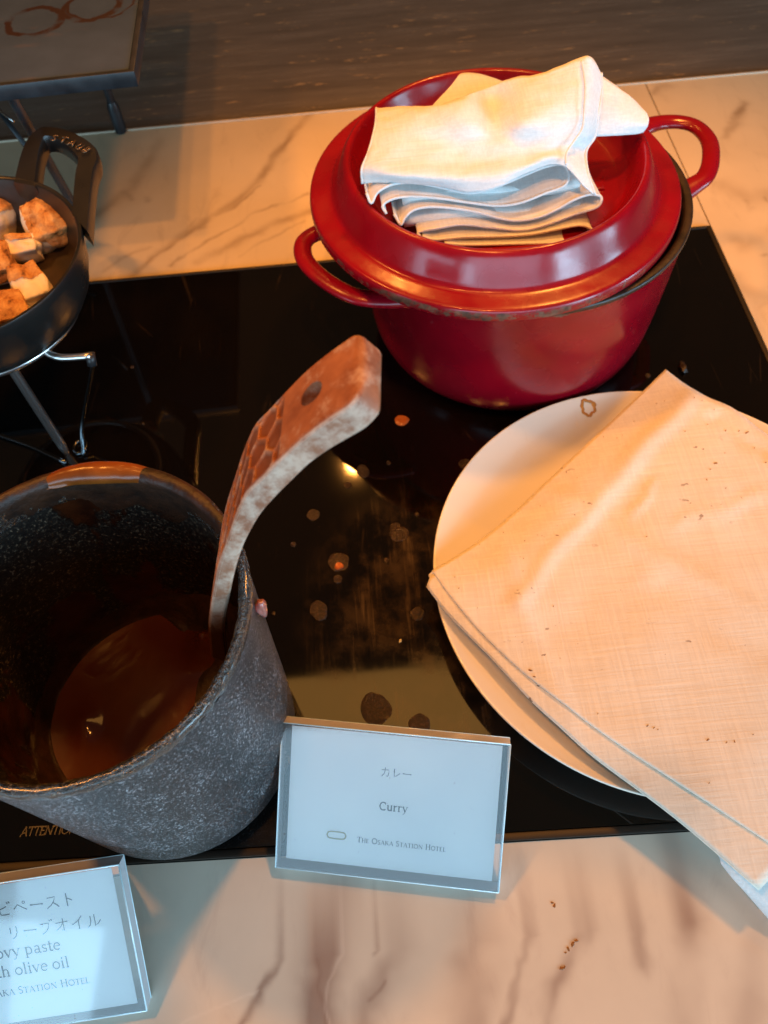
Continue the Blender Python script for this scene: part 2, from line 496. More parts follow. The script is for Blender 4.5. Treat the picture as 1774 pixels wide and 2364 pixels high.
def m_wood():
    m = Mat('carved_wood')
    n = m.noise(60, 5, 0.65, vec=m.mapping(rot=(0, 0.9, 0), scale=(1, 1, 0.25)))
    n2 = m.noise(130, 4, 0.6)
    c = m.ramp(n, [(0.3, (0.20, 0.058, 0.024)), (0.7, (0.40, 0.145, 0.058))])
    bleach = m.step(m.noise(75, 5, 0.7), 0.47, 0.66)
    c = m.mix(m.math('MULTIPLY', bleach, 0.55), c, (0.56, 0.40, 0.30))
    cell = m.attr('cell')
    c = m.mix(m.math('MULTIPLY', cell, 0.88), c, m.ramp(n2, [(0.3, (0.11, 0.030, 0.013)), (0.7, (0.20, 0.060, 0.025))]))
    edge = m.attr('edge')
    e = m.step(m.math('ADD', edge, m.math('MULTIPLY', m.math('SUBTRACT', n2, 0.5), 0.5)), 0.45, 0.95)
    c = m.mix(m.math('MULTIPLY', e, 0.8), c, (0.66, 0.50, 0.38))
    side = m.attr('side')
    c = m.mix(m.math('MULTIPLY', side, 0.7), c, m.ramp(m.noise(85, 6, 0.75), [(0.40, (0.27, 0.12, 0.07)), (0.60, (0.60, 0.46, 0.36))]))
    x, y, z = m.xyz()
    wet = m.math('SUBTRACT', 1.0, m.step(m.math('ADD', z, m.math('MULTIPLY', m.math('SUBTRACT', n, 0.5), 0.05)), 0.165, 0.190))
    c = m.mix(wet, c, (0.085, 0.026, 0.008))
    m.p(base=c, rough=m.mixf(wet, 0.58, 0.2), spec=0.35, normal=m.bump(n2, 0.3, 0.0004))
    return m.m
M_WOOD = m_wood()

def m_mushcap():
    m = Mat('roasted_mushroom_skin')
    a = m.mapping(rot=(0.4, 0.3, 0.5), scale=(1, 0.75, 1))
    n = m.noise(130, 6, 0.7, 0.3, vec=a)
    c = m.ramp(n, [(0.32, (0.08, 0.022, 0.006)), (0.44, (0.44, 0.18, 0.05)), (0.68, (0.74, 0.42, 0.16))])
    m.p(base=c, rough=0.4, spec=0.4, normal=m.bump(n, 0.9, 0.002))
    return m.m
M_CAP = m_mushcap()
def m_mushflesh():
    m = Mat('mushroom_flesh')
    n = m.noise(90, 4, 0.6)
    c = m.ramp(n, [(0.3, (0.70, 0.56, 0.40)), (0.7, (0.84, 0.74, 0.58))])
    c = m.mix(m.math('MULTIPLY', m.step(m.noise(120, 3, vec=m.mapping(loc=(3, 3, 3))), 0.64, 0.74), 0.6), c, (0.32, 0.13, 0.04))
    m.p(base=c, rough=0.45, spec=0.35, sss=0.15, normal=m.bump(n, 0.35, 0.001))
    m.b.inputs['Subsurface Radius'].default_value = (0.004, 0.002, 0.001)
    return m.m
M_FLESH = m_mushflesh()

def m_acrylic(name, frost):
    """clear plastic sheet: mostly seen through, glossy at the surface, faint scratches"""
    m = Mat(name)
    fr = m.node('ShaderNodeFresnel', {'IOR': 1.49}).outputs[0]
    n = m.noise(60, 4, 0.6)
    hair = m.step(m.noise(500, 3, 0.7, vec=m.mapping(rot=(0, 0, 0.4), scale=(1, 0.08, 1))), 0.66, 0.74)
    tr = m.node('ShaderNodeBsdfTransparent', {'Color': (0.975, 0.985, 0.99)})
    gl = m.node('ShaderNodeBsdfGlossy', {'Color': (1, 1, 1), 'Roughness': m.mixf(hair, 0.05, 0.3), 'Normal': m.bump(m.noise(25, 2), 0.04, 0.001)})
    df = m.node('ShaderNodeBsdfDiffuse', {'Color': (0.80, 0.80, 0.84)})
    s1 = m.node('ShaderNodeMixShader', {0: m.math('ADD', m.math('MULTIPLY', hair, 0.10), frost, clamp=True), 1: tr.outputs[0], 2: df.outputs[0]})
    s2 = m.node('ShaderNodeMixShader', {0: m.math('ADD', m.math('MULTIPLY', fr, 1.0), 0.01, clamp=True), 1: s1.outputs[0], 2: gl.outputs[0]})
    m.l.new(s2.outputs[0], m.out.inputs[0])
    return m.m
M_ACRYL = m_acrylic('clear_acrylic', 0.02)
M_ACRYLEDGE = m_acrylic('cut_acrylic_edge', 0.60)
def m_paper():
    m = Mat('card_paper')
    n = m.noise(25, 4)
    m.p(base=m.ramp(n, [(0.3, (0.82, 0.84, 0.86)), (0.7, (0.88, 0.89, 0.90))]), rough=0.7, spec=0.3)
    return m.m
M_PAPER = m_paper()
M_INK = simple('black_ink', (0.006, 0.006, 0.008), 0.8)
M_GOLDINK = simple('gold_ink', (0.36, 0.30, 0.12), 0.5)
M_GREYPRINT = simple('grey_print', (0.040, 0.028, 0.019), 0.4)
def m_drop():
    m = Mat('dried_sauce_drop')
    n = m.noise(420, 4, 0.7)
    c = m.ramp(n, [(0.3, (0.008, 0.004, 0.002)), (0.52, (0.028, 0.014, 0.005)), (0.78, (0.12, 0.06, 0.02))])
    m.p(base=c, rough=0.28, spec=0.5, normal=m.bump(n, 1.0, 0.0016))
    return m.m
M_DROP = m_drop()
M_ORANGEDROP = simple('orange_drop', (0.42, 0.11, 0.02), 0.12)
M_ONION = Mat('onion_scrap').p(base=(0.35, 0.13, 0.11), rough=0.2, sss=0.3).m
M_CRUMB = simple('pale_crumb', (0.72, 0.60, 0.30), 0.7)
M_BROWN = simple('brown_crust', (0.26, 0.10, 0.022), 0.35)
M_DRIP = simple('ochre_drip', (0.50, 0.22, 0.05), 0.25)

# ------------------------------------------------------------------ SETTING
nearL, nearR = at(0, 1886), at(1583 / KK, 1921 / KK)
sl = (nearR.y - nearL.y) / (nearR.x - nearL.x)
ny = lambda x: nearL.y + sl * (x - nearL.x)
HX, HY = 0.3425, 0.6190
X0, X1 = -1.3, 1.6
FY = 0.8655
counter = thing('counter', (0, 0, -0.03), kind='structure')
g = 0.0007
import numpy as np
def c6(x, y): return ((400 + .8277 * x) / KK, (1900 + .8277 * y) / KK)
def cq(x, y): return (x * .5422 / KK, y * .5422 / KK)
def cr_(x, y): return ((1374 + .3617 * x) / KK, (100 + .3617 * y) / KK)
# (kind, half width in m, strength, points)
VN = [
 ('vein', .0024, .85, c6, [(402, 180), (385, 230), (350, 290), (312, 370), (245, 465), (200, 560), (150, 640)]),
 ('broad', .0130, 1.3, c6, [(470, 130), (445, 250), (420, 380), (405, 470), (420, 600)]),
 ('vein', .0012, .6, c6, [(400, 380), (405, 460), (430, 520), (425, 600)]),
 ('vein', .0012, .9, c6, [(632, 180), (606, 250), (580, 340), (566, 360)]),
 ('vein', .0014, .8, c6, [(640, 255), (622, 325)]), ('vein', .0012, .8, c6, [(590, 440), (552, 486)]),
 ('broad', .0080, .9, c6, [(660, 270), (620, 380), (560, 460), (520, 600)]),
 ('pale', .0012, .5, c6, [(560, 180), (520, 270), (470, 370), (430, 440), (432, 520), (450, 620)]),
 ('pale', .0008, .6, c6, [(0, 570), (120, 520), (235, 470)]), ('pale', .0006, .4, c6, [(120, 270), (250, 190)]),
 ('broad', .0045, .8, c6, [(1150, 100), (1172, 200), (1150, 300), (1100, 390), (1055, 480), (1035, 600)]),
 ('broad', .0050, .6, c6, [(1312, 110), (1288, 250), (1312, 400)]),
 ('broad', .0090, .8, c6, [(1400, 60), (1448, 180), (1440, 330), (1435, 600)]),
 ('broad', .0120, .75, c6, [(880, 230), (840, 400), (810, 600)]),
 ('broad', .0030, .6, c6, [(1010, 310), (960, 420), (915, 600)]),
 ('broad', .0030, .5, c6, [(270, 230), (262, 290)]),
 ('pale', .0008, .8, c6, [(1322, 160), (1345, 130), (1360, 118)]), ('pale', .0007, .8, c6, [(1482, 170), (1478, 230), (1488, 250)]),
 ('pale', .0009, .4, c6, [(1380, 130), (1385, 200)]), ('broad', .012, .35, c6, [(1620, 60), (1640, 300), (1600, 600)]),
 ('broad', .0050, .8, cq, [(560, 1170), (760, 1010), (900, 930), (1000, 860), (1100, 770), (1250, 560), (1330, 480)]),
 ('vein', .0022, .5, cq, [(620, 1120), (780, 1010), (900, 935)]),
 ('vein', .0022, .55, cq, [(930, 920), (1040, 850), (1110, 790)]),
 ('vein', .0022, .6, cq, [(720, 1130), (880, 1030), (1100, 900), (1310, 830)]),
 ('broad', .0060, .6, cq, [(840, 1110), (1000, 1040), (1150, 960), (1320, 900)]),
 ('vein', .0022, .4, cq, [(1020, 1090), (1150, 1010), (1300, 940)]),
 ('vein', .0030, .35, cq, [(440, 1150), (560, 1080), (640, 1050)]),
 ('vein', .0040, .5, cq, [(535, 815), (560, 850)]), ('vein', .0030, .4, cq, [(810, 960), (830, 940)]), ('vein', .0035, .4, cq, [(625, 840), (640, 850)]),
 ('broad', .0080, .5, cq, [(430, 900), (560, 800), (690, 600)]),
 ('broad', .0060, .9, cr_, [(835, 600), (880, 520), (960, 380)]),
 ('broad', .0060, .6, cr_, [(380, 320), (450, 270)]), ('vein', .0030, .5, cr_, [(960, 1000), (985, 1060), (1010, 1050)]),
 ('broad', .012, .5, cr_, [(820, 900), (1000, 1000), (1106, 960)]), ('broad', .010, .5, cr_, [(900, 1500), (1000, 1600), (1106, 1650)]),
 ('vein', .0022, .6, cr_, [(1080, 985), (1090, 1010)]), ('vein', .0022, .6, cr_, [(1080, 1360), (1092, 1350)]), ('broad', .008, .4, cr_, [(1106, 1200), (950, 1300), (900, 1250)]),
]
def vein_attrs(o):
    me = o.data
    co = np.empty(len(me.vertices) * 3); me.vertices.foreach_get('co', co); co = co.reshape(-1, 3)[:, :2] + np.array(wloc(o))[:2]
    wx = np.array([noise.noise(Vector((x * 55, y * 55, 1.0))) + 0.5 * noise.noise(Vector((x * 140, y * 140, 2.0))) for x, y in co])
    wy = np.array([noise.noise(Vector((x * 55, y * 55, 7.0))) + 0.5 * noise.noise(Vector((x * 140, y * 140, 9.0))) for x, y in co])
    gate = np.array([noise.noise(Vector((x * 38, y * 38, 4.0))) for x, y in co])
    out = {k: np.zeros(len(co)) for k in ('vein', 'pale', 'broad')}
    for kind, hw, st, fn_, pts in VN:
        P = [at(*fn_(*p)) for p in pts]
        amp = min(0.0035, hw * 1.3 + 0.0008)
        q = co + np.stack([wx, wy], 1) * amp
        d = np.full(len(co), 9.0)
        for a_, b_ in zip(P[:-1], P[1:]):
            A = np.array((a_.x, a_.y)); D = np.array((b_.x - a_.x, b_.y - a_.y))
            t_ = np.clip(((q - A) @ D) / (D @ D), 0, 1)
            d = np.minimum(d, np.hypot(*(q - A - t_[:, None] * D).T))
        f_ = np.exp(-(d / hw) ** 2 * 1.2) * st * np.clip(0.8 + gate * 0.9, 0.15, 1.2)
        out[kind] = np.maximum(out[kind], f_)
    for k_, v_ in out.items(): set_attr(o, k_, v_.clip(0, 1))
def slab(poly, mat, win, step):
    """marble slab: an even grid of cells where it is seen (win), plain faces elsewhere"""
    xs = sorted(set([round(v, 5) for v in np.arange(win[0], win[1], step)] + [X0, X1, win[0], win[1]]))
    x_lo, x_hi = min(p[0] for p in poly), max(p[0] for p in poly)
    xs = [x for x in xs if x_lo < x < x_hi]; xs = [x_lo] + xs + [x_hi]
    (ax, ay), (bx, by), (cx, cy), (dx, dy) = poly          # lower left, lower right, upper right, upper left
    yl = lambda x: ay + (by - ay) * (x - ax) / (bx - ax)
    yu = lambda x: dy + (cy - dy) * (x - dx) / (cx - dx)
    ymid = [y for y in np.arange(win[2], win[3], step)]
    ymid = [y for y in ymid if max(yl(x_lo), yl(x_hi)) + step < y < min(yu(x_lo), yu(x_hi)) - step]
    vs, fs = [], []
    ny_ = len(ymid) + 2
    for x in xs:
        for y in [yl(x)] + ymid + [yu(x)]:
            vs.append((x, y, 0.0))
    nx_ = len(xs)
    for i in range(nx_ - 1):
        for j in range(ny_ - 1):
            fs.append((i * ny_ + j, (i + 1) * ny_ + j, (i + 1) * ny_ + j + 1, i * ny_ + j + 1))
    loop = [i * ny_ for i in range(nx_)] + [(nx_ - 1) * ny_ + j for j in range(1, ny_)] + [i * ny_ + ny_ - 1 for i in range(nx_ - 2, -1, -1)] + [j for j in range(ny_ - 2, 0, -1)]
    o_ = len(vs)
    for k in loop: vs.append((vs[k][0], vs[k][1], -0.03))
    n_ = len(loop)
    for k in range(n_):
        fs.append((loop[(k + 1) % n_], loop[k], o_ + k, o_ + (k + 1) % n_))
    o = obj('marble_slab', (vs, fs), mat, counter, smooth=False)
    vein_attrs(o)
slab([(X0, -0.9), (X1, -0.9), (X1, ny(X1)), (X0, ny(X0))], M_MARBLE_NEAR, (-0.22, 0.30, -0.05, 0.10), 0.0012)
slab([(X0, HY), (HX - g, HY), (HX - g, FY), (X0, FY - 0.006)], M_MARBLE_FAR, (-0.34, 0.34, 0.6, 0.9), 0.0018)
slab([(HX + g, ny(HX) + g * 2), (X1, ny(X1) + g * 2), (X1, FY + 0.003), (HX + g, FY)], M_MARBLE_FAR, (0.342, 0.56, 0.38, 0.9), 0.0018)
obj('stone_arris', prism([(X0, FY - 0.0055), (HX, FY + 0.0005), (X1, FY + 0.0035), (X1, FY + 0.0062), (HX, FY + 0.0032), (X0, FY - 0.0028)], -0.02, 0.0012, 0.0004), M_TRIM, counter)
obj('counter_core', prism([(X0, -0.9), (X1, -0.9), (X1, 1.0), (X0, 1.0)], -0.09, -0.032), M_SEAL, counter)
shelf = obj('shelf', prism([(X0 - 1, FY - 0.0025), (X1, FY + 0.0065), (X1 + 1, 3.4), (X0 - 1, 3.4)], -0.04, -0.003), M_BOARD, None, smooth=False)
tag(shelf, kind='structure')

# things of the room that only show in reflections
M_CEIL = simple('brown_ceiling', (0.22, 0.14, 0.08), 0.8)
ceil = obj('ceiling', prism([(-2.2, -1.6), (2.2, -1.6), (2.2, 0.78), (-2.2, 0.70)], 1.80, 1.86), M_CEIL, None, smooth=False)
tag(ceil, kind='structure')

# induction hob
hob = thing('induction_hob', (0, 0.35, 0), 'black glass induction hob set flush in the marble, spotted with dried sauce', 'induction hob')
ox = -0.75
fr = 0.0055
outer = [(ox, ny(ox) + g), (HX - 0.0012, ny(HX) + g), (HX - 0.0012, HY - 0.0012), (ox, HY - 0.0012)]
inner = [(ox + fr, ny(ox) + fr), (HX - fr, ny(HX) + fr), (HX - fr, HY - 0.0012 - fr * 0.6), (ox + fr, HY - 0.0012 - fr * 0.6)]
for i in range(4):
    j = (i + 1) % 4
    q = [outer[i], outer[j], inner[j], inner[i]]
    obj('frame_bar', prism(q, -0.02, 0.0022, 0.0006), M_HOBFRAME, hob, angle=40)
e2 = 0.0004
gl = [(inner[0][0] + e2, inner[0][1] + e2), (inner[1][0] - e2, inner[1][1] + e2), (inner[2][0] - e2, inner[2][1] - e2), (inner[3][0] + e2, inner[3][1] - e2)]
obj('glass_plate', prism(gl, -0.004, 0.0018, 0.0003), M_GLASSTOP, hob, smooth=False)
GZ = 0.0018

def blob(cx, cy, z, r, h, ang=0, asp=1.0, jit=0.1, n=22, rings=4, seed=0):
    vs = [(cx, cy, z + h)]; fs = []
    for k in range(1, rings + 1):
        f = k / rings
        for i in range(n):
            a = 2 * PI * i / n
            jj = 1 + jit * noise.noise(Vector((math.cos(a) * 1.3 + seed * 5, math.sin(a) * 1.3, seed)))*2
            x, y = math.cos(a) * r * f * jj, math.sin(a) * r * f * jj * asp
            hz = h * (0.75 + 0.6 * f ** 3 + 0.5 * noise.noise(Vector((x * 700, y * 700, seed)))) if k < rings else -0.0002
            vs.append((cx + x * math.cos(ang) - y * math.sin(ang), cy + x * math.sin(ang) + y * math.cos(ang), z + hz))
    for i in range(n): fs.append((0, 1 + i, 1 + (i + 1) % n))
    for k in range(rings - 1):
        for i in range(n):
            a, b = 1 + k * n + i, 1 + k * n + (i + 1) % n
            fs.append((a, a + n, b + n, b))
    return vs, fs
drops = [(785, 1018, 14, 1.1), (752, 1048, 8, 1), (677, 1112, 14, 0.9), (862, 1153, 21, 0.8), (854, 1138, 12, 0.8), (634, 1176, 6, 1), (732, 1214, 24, 0.85), (730, 1251, 10, 0.9), (689, 1319, 19, 1.15), (902, 1326, 16, 0.9), (901, 1111, 5, 1), (812, 1532, 34, 1.0), (906, 1566, 25, 0.9), (592, 1325, 4, 1), (1006, 1003, 15, 0.9), (840, 1000, 5, 1), (1400, 811, 6, 1), (835, 1210, 5, 1), (310, 915, 3, 1), (286, 793, 4, 1)]
for i, (x, y, r, asp) in enumerate(drops):
    p = at(x, y, GZ)
    rr = (at(x + r, y, GZ) - at(x, y, GZ)).length
    o = obj('dried_sauce_drop', blob(p.x, p.y, GZ, rr, 0.0005, 0.3, asp * 1.15, 0.08, n=36, rings=7, seed=i), M_DROP, hob)
p = at(868, 908, GZ)
obj('dried_sauce_drop', blob(p.x, p.y, GZ, 0.0062, 0.0016, 0.0, 0.9, 0.08, seed=31), M_ORANGEDROP, hob)['label'] = 'glossy orange drop of sauce on the black glass'
p = at(733, 1224, GZ)
obj('dried_sauce_drop', blob(p.x, p.y, GZ + 0.0003, 0.0035, 0.0022, 0.0, 0.9, 0.2, seed=33), M_ORANGEDROP, hob)

# ------------------------------------------------------------------ lettering made of pen strokes
def arc(cx, cy, rx, ry, a0, a1, n=14):
    return [(cx + rx * math.cos(math.radians(a0 + (a1 - a0) * i / n)), cy + ry * math.sin(math.radians(a0 + (a1 - a0) * i / n))) for i in range(n + 1)]
# glyph = (advance, [(width, points), ...]); em height 1 = cap height
TK, TN, SF = 0.13, 0.055, 0.05
def serif(x, y, w=0.13): return (SF, [(x - w, y), (x + w, y)])
GL = {
 'T': (0.78, [(TK, [(.39, 0), (.39, 1)]), (TN, [(.04, .97), (.74, .97)]), (TN, [(.04, .97), (.04, .83)]), (TN, [(.74, .97), (.74, .83)]), serif(.39, .02)]),
 'H': (0.92, [(TK, [(.17, 0), (.17, 1)]), (TK, [(.75, 0), (.75, 1)]), (TN, [(.17, .52), (.75, .52)]), serif(.17, .02), serif(.17, .98), serif(.75, .02), serif(.75, .98)]),
 'E': (0.70, [(TK, [(.17, 0), (.17, 1)]), (TN, [(.05, .97), (.60, .97), (.60, .83)]), (TN, [(.17, .52), (.52, .52)]), (TN, [(.05, .03), (.62, .03), (.65, .18)])]),
 'O': (1.0, [(0.11, arc(.5, .5, .42, .49, 0, 360, 28))]),
 'S': (0.62, [(0.10, arc(.31, .75, .20, .22, 30, 250, 12) + arc(.30, .26, .23, .24, 80, -150, 14))]),
 'A': (0.92, [(TN, [(.10, 0), (.46, 1)]), (TK, [(.46, 1), (.82, 0)]), (TN, [(.22, .34), (.70, .34)]), serif(.10, .02, .10), serif(.82, .02, .12)]),
 'K': (0.88, [(TK, [(.17, 0), (.17, 1)]), (TN, [(.17, .45), (.68, .98)]), (TK, [(.34, .60), (.80, .02)]), serif(.17, .02), serif(.17, .98), serif(.68, .98, .1)]),
 'I': (0.42, [(TK, [(.21, 0), (.21, 1)]), serif(.21, .02), serif(.21, .98)]),
 'N': (0.98, [(TN, [(.16, 0), (.16, 1)]), (TK, [(.16, .98), (.80, .02)]), (TN, [(.80, 0), (.80, 1)]), serif(.16, .02, .1), serif(.80, .98, .1)]),
 'L': (0.68, [(TK, [(.17, 0), (.17, 1)]), (TN, [(.05, .03), (.60, .03), (.63, .20)]), serif(.17, .98)]),
 'C': (0.90, [(0.12, arc(.50, .5, .40, .49, 50, 310, 22)), (TN, [(.77, .98), (.76, .72)])]),
 'u': (0.76, [(TK, [(.17, .68), (.17, .22)] + arc(.34, .22, .17, .20, 190, 330, 8)), (TN, [(.50, .12), (.58, .25)]), (TK, [(.58, .68), (.58, 0)]), (SF, [(.06, .66), (.17, .66)]), (SF, [(.47, .66), (.58, .66)]), (SF, [(.58, .02), (.70, .02)])]),
 'r': (0.56, [(TK, [(.17, .68), (.17, 0)]), (0.09, [(.20, .45), (.30, .62), (.44, .66), (.50, .60)]), serif(.19, .02, .14), (SF, [(.06, .66), (.17, .66)])]),
 'y': (0.70, [(TK, [(.10, .68), (.36, .04)]), (TN, [(.60, .68), (.36, .04), (.24, -.22), (.10, -.27)]), serif(.12, .66, .11), serif(.60, .66, .09)]),
 'v': (0.70, [(TK, [(.10, .68), (.36, .02)]), (TN, [(.60, .68), (.36, .02)]), serif(.12, .66, .11), serif(.60, .66, .09)]),
 'p': (0.76, [(TK, [(.17, .68), (.17, -.28)]), (0.10, arc(.36, .34, .25, .32, 140, -140, 18)), serif(.17, -.28), (SF, [(.04, .66), (.17, .66)])]),
 'a': (0.66, [(TK, [(.48, .48), (.48, .06), (.60, .02)]), (0.09, arc(.31, .50, .18, .18, 0, 150, 8)), (0.10, arc(.28, .18, .18, .17, 60, 330, 14))]),
 's': (0.54, [(0.09, arc(.27, .50, .16, .15, 30, 250, 8) + arc(.27, .17, .18, .15, 80, -150, 10))]),
 't': (0.46, [(TK, [(.20, .90), (.20, .14)] + arc(.31, .14, .11, .12, 190, 320, 6)), (TN, [(.04, .65), (.40, .65)])]),
 'e': (0.66, [(0.10, arc(.34, .34, .25, .32, 10, 310, 20)), (TN, [(.10, .38), (.58, .38)])]),
 'o': (0.72, [(0.11, arc(.36, .34, .27, .32, 0, 360, 22))]),
 'l': (0.38, [(TK, [(.19, 0), (.19, 1.05)]), serif(.19, .02), (SF, [(.06, 1.03), (.19, 1.03)])]),
 'i': (0.38, [(TK, [(.19, 0), (.19, .68)]), serif(.19, .02), (SF, [(.06, .66), (.19, .66)]), (0.14, [(.19, .88), (.19, .98)])]),
 'w': (1.0, [(TK, [(.08, .68), (.30, .02)]), (TN, [(.50, .62), (.30, .02)]), (TK, [(.50, .62), (.70, .02)]), (TN, [(.92, .68), (.70, .02)]), serif(.08, .66, .09), serif(.92, .66, .08)]),
 'n': (0.78, [(TK, [(.17, 0), (.17, .68)]), (TK, [(.58, 0), (.58, .45)]), (0.08, arc(.38, .45, .20, .20, 0, 170, 8)), serif(.17, .02), serif(.58, .02)]),
 'c': (0.62, [(0.10, arc(.34, .34, .25, .32, 50, 310, 18))]),
 'h': (0.78, [(TK, [(.17, 0), (.17, 1.05)]), (TK, [(.58, 0), (.58, .45)]), (0.08, arc(.38, .45, .20, .20, 0, 170, 8)), serif(.17, .02), serif(.58, .02)]),
 'B': (0.74, [(TK, [(.17, 0), (.17, 1)]), (0.10, [(.17, .97), (.36, .97)] + arc(.36, .75, .20, .22, 90, -90, 8) + [(.17, .53)]), (0.10, [(.17, .53), (.38, .53)] + arc(.38, .28, .23, .25, 90, -90, 8) + [(.17, .03)])]),
 'U': (0.86, [(TK, [(.17, 1), (.17, .30)] + arc(.43, .30, .26, .28, 180, 360, 10) + [(.69, 1)])]),
 ' ': (0.34, []),
 # katakana, drawn in a square
 'カ': (1.12, [(.055, [(.10, .70), (.86, .74), (.84, .40), (.78, .10), (.72, .02), (.62, .10)]), (.055, [(.46, .98), (.44, .60), (.34, .28), (.10, .0)])]),
 'レ': (1.12, [(.055, [(.30, .92), (.30, .04), (.55, .18), (.88, .48)]), (.09, [(.30, .92), (.30, .55)])]),
 'ー': (1.12, [(.055, [(.08, .48), (.92, .46)]), (.09, [(.08, .50), (.22, .48)]), (.08, [(.84, .46), (.94, .45)])]),
 'ビ': (1.12, [(.055, [(.20, .88), (.18, .18), (.26, .06), (.50, .03), (.80, .06)]), (.055, [(.20, .48), (.45, .55), (.66, .66)]), (.05, [(.74, .96), (.80, .84)]), (.05, [(.88, 1.0), (.94, .88)])]),
 'ペ': (1.12, [(.055, [(.06, .36), (.20, .52), (.34, .66), (.56, .48), (.92, .22)]), (.04, arc(.78, .78, .09, .10, 0, 360, 10))]),
 'ス': (1.12, [(.055, [(.18, .80), (.72, .84), (.60, .52), (.38, .24), (.08, .03)]), (.07, [(.54, .42), (.74, .24), (.90, .06)])]),
 'ト': (1.12, [(.07, [(.38, .96), (.38, .0)]), (.06, [(.38, .62), (.56, .52), (.74, .40)])]),
 'リ': (1.12, [(.06, [(.28, .86), (.28, .40)]), (.06, [(.72, .92), (.72, .45), (.62, .20), (.38, .0)])]),
 'ブ': (1.12, [(.055, [(.12, .78), (.74, .80), (.68, .46), (.50, .20), (.20, .0)]), (.05, [(.80, 1.02), (.86, .92)]), (.05, [(.93, 1.06), (.99, .95)])]),
 'オ': (1.12, [(.055, [(.08, .68), (.92, .72)]), (.065, [(.60, .98), (.60, .04), (.46, .12)]), (.05, [(.58, .66), (.38, .36), (.08, .14)])]),
 'イ': (1.12, [(.055, [(.80, .96), (.56, .66), (.10, .38)]), (.07, [(.55, .64), (.55, .0)])]),
 'ル': (1.12, [(.055, [(.28, .84), (.28, .40), (.20, .16), (.04, .02)]), (.06, [(.56, .92), (.56, .06), (.76, .20), (.96, .46)])]),
}
def lettering(text, origin, ux, uy, nrm, cap, small=None, track=0.0, sans=False, italic=0.0, bold=1.0, tubes=0.0):
    """flat ink ribbons (or raised beads if tubes) along pen strokes; small caps when small is given"""
    parts = []
    x = 0.0
    layer = 0
    for ch in text:
        s = cap
        c = ch
        if small and ch.islower(): s = cap * small; c = ch.upper()
        adv, st = GL[c]
        for w, pts in st:
            if sans:
                if w == SF: continue
                w = 0.12
            w = w * s * bold
            P = [Vector(origin) + Vector(ux) * (x + (px + italic * py) * s) + Vector(uy) * (py * s) for px, py in pts]
            layer += 1
            lift = Vector(nrm) * (0.00002 * (layer % 5))
            if tubes:
                parts.append(tube(P, w / 2, 8, squash=1.0, upv=nrm))
                continue
            vs, fs = [], []
            n = len(P)
            for i, p in enumerate(P):
                a = P[max(i - 1, 0)]; b = P[min(i + 1, n - 1)]
                t = (b - a).normalized()
                sd = t.cross(Vector(nrm)).normalized() * w / 2
                ext = t * (w * 0.2 if i == n - 1 else (-w * 0.2 if i == 0 else 0))
                vs += [p - sd + ext + lift, p + sd + ext + lift]
                if i: fs.append((2 * i - 2, 2 * i - 1, 2 * i + 1, 2 * i))
            parts.append((vs, fs))
        x += adv * s + track * cap
    return merge(*parts), x
def text_width(text, cap, small=None, track=0.0):
    x = 0
    for ch in text:
        s = cap * small if (small and ch.islower()) else cap
        x += GL[ch.upper() if (small and ch.islower()) else ch][0] * s + track * cap
    return x

# ATTENTION print on the hob glass
a0, a1 = at(42, 1807, GZ), at(112, 1803, GZ)
ux = (a1 - a0).normalized(); uy = Vector((-ux.y, ux.x, 0))
cap = (at(42, 1788, GZ) - a0).length
(dat, wd) = lettering('ATTENTION', a0 + Vector((0, 0, 0.0001)), ux, uy, (0, 0, 1), cap, sans=True, italic=0.2, track=-0.08)
obj('attention_print', dat, M_GREYPRINT, hob, smooth=False)

# ------------------------------------------------------------------ RISER
ris = thing('riser_table', (-0.35, 0.75, 0), 'black metal riser stand with a grey slate top marked by brown cup rings', 'riser stand')
c0 = at(290, 154, 0.2)
fdir = (at(0, 185, 0.2) - c0).normalized()
rdir = (at(322, 0, 0.2) - c0).normalized()
rdir = Vector((-0.010, 1.0, 0)).normalized()
L1, L2 = 0.42, 0.36
def quad(o, a, b, l1, l2): return [o, o + a * l1, o + a * l1 + b * l2, o + b * l2]
def xy(ps): return [(p.x, p.y) for p in ps]
t = 0.0042
outerq = quad(c0, fdir, rdir, L1, L2)
for i in range(4):
    j = (i + 1) % 4
    inn = quad(c0 + (fdir + rdir) * t, fdir, rdir, L1 - 2 * t, L2 - 2 * t)
    obj('frame_bar', prism(xy([outerq[i], outerq[j], inn[j], inn[i]]), 0.1885, 0.2, 0.0004), M_BLACKMETAL, ris, angle=40)
inn2 = quad(c0 + (fdir + rdir) * (t + 0.0006), fdir, rdir, L1 - 2 * t - 0.0012, L2 - 2 * t - 0.0012)
obj('slate_top', prism(xy(inn2), 0.190, 0.1992, 0.0004), M_SLATE, ris, angle=40)
fA = at(184, 487, 0.0); tA = at(20, 200, 0.1885)
def leg(a, b, r=0.0042):
    a = Vector(a); b = Vector(b)
    d = (b - a)
    return merge(tube([a, a + d * 0.02, a + d * 0.5, b], r, 14), tube([a, a + d * 0.16, a + d * 0.19], r * 1.55, 14, rf=lambda u: r * (1.55 if u < 0.9 else 1.1)))
obj('leg', leg(fA, tA), M_BLACKMETAL, ris, angle=50)
fB = at(262, 283, 0.0012); tB = Vector((fB.x + 0.004, fB.y - 0.01, 0.188))
obj('leg', leg(fB, tB), M_BLACKMETAL, ris, angle=50)
for dx in (-0.36,):
    obj('leg', leg(fA + Vector((dx, 0, 0)), tA + Vector((dx, 0, 0))), M_BLACKMETAL, ris, angle=50)
    obj('leg', leg(fB + Vector((dx, 0, 0)), tB + Vector((dx, 0, 0))), M_BLACKMETAL, ris, angle=50)
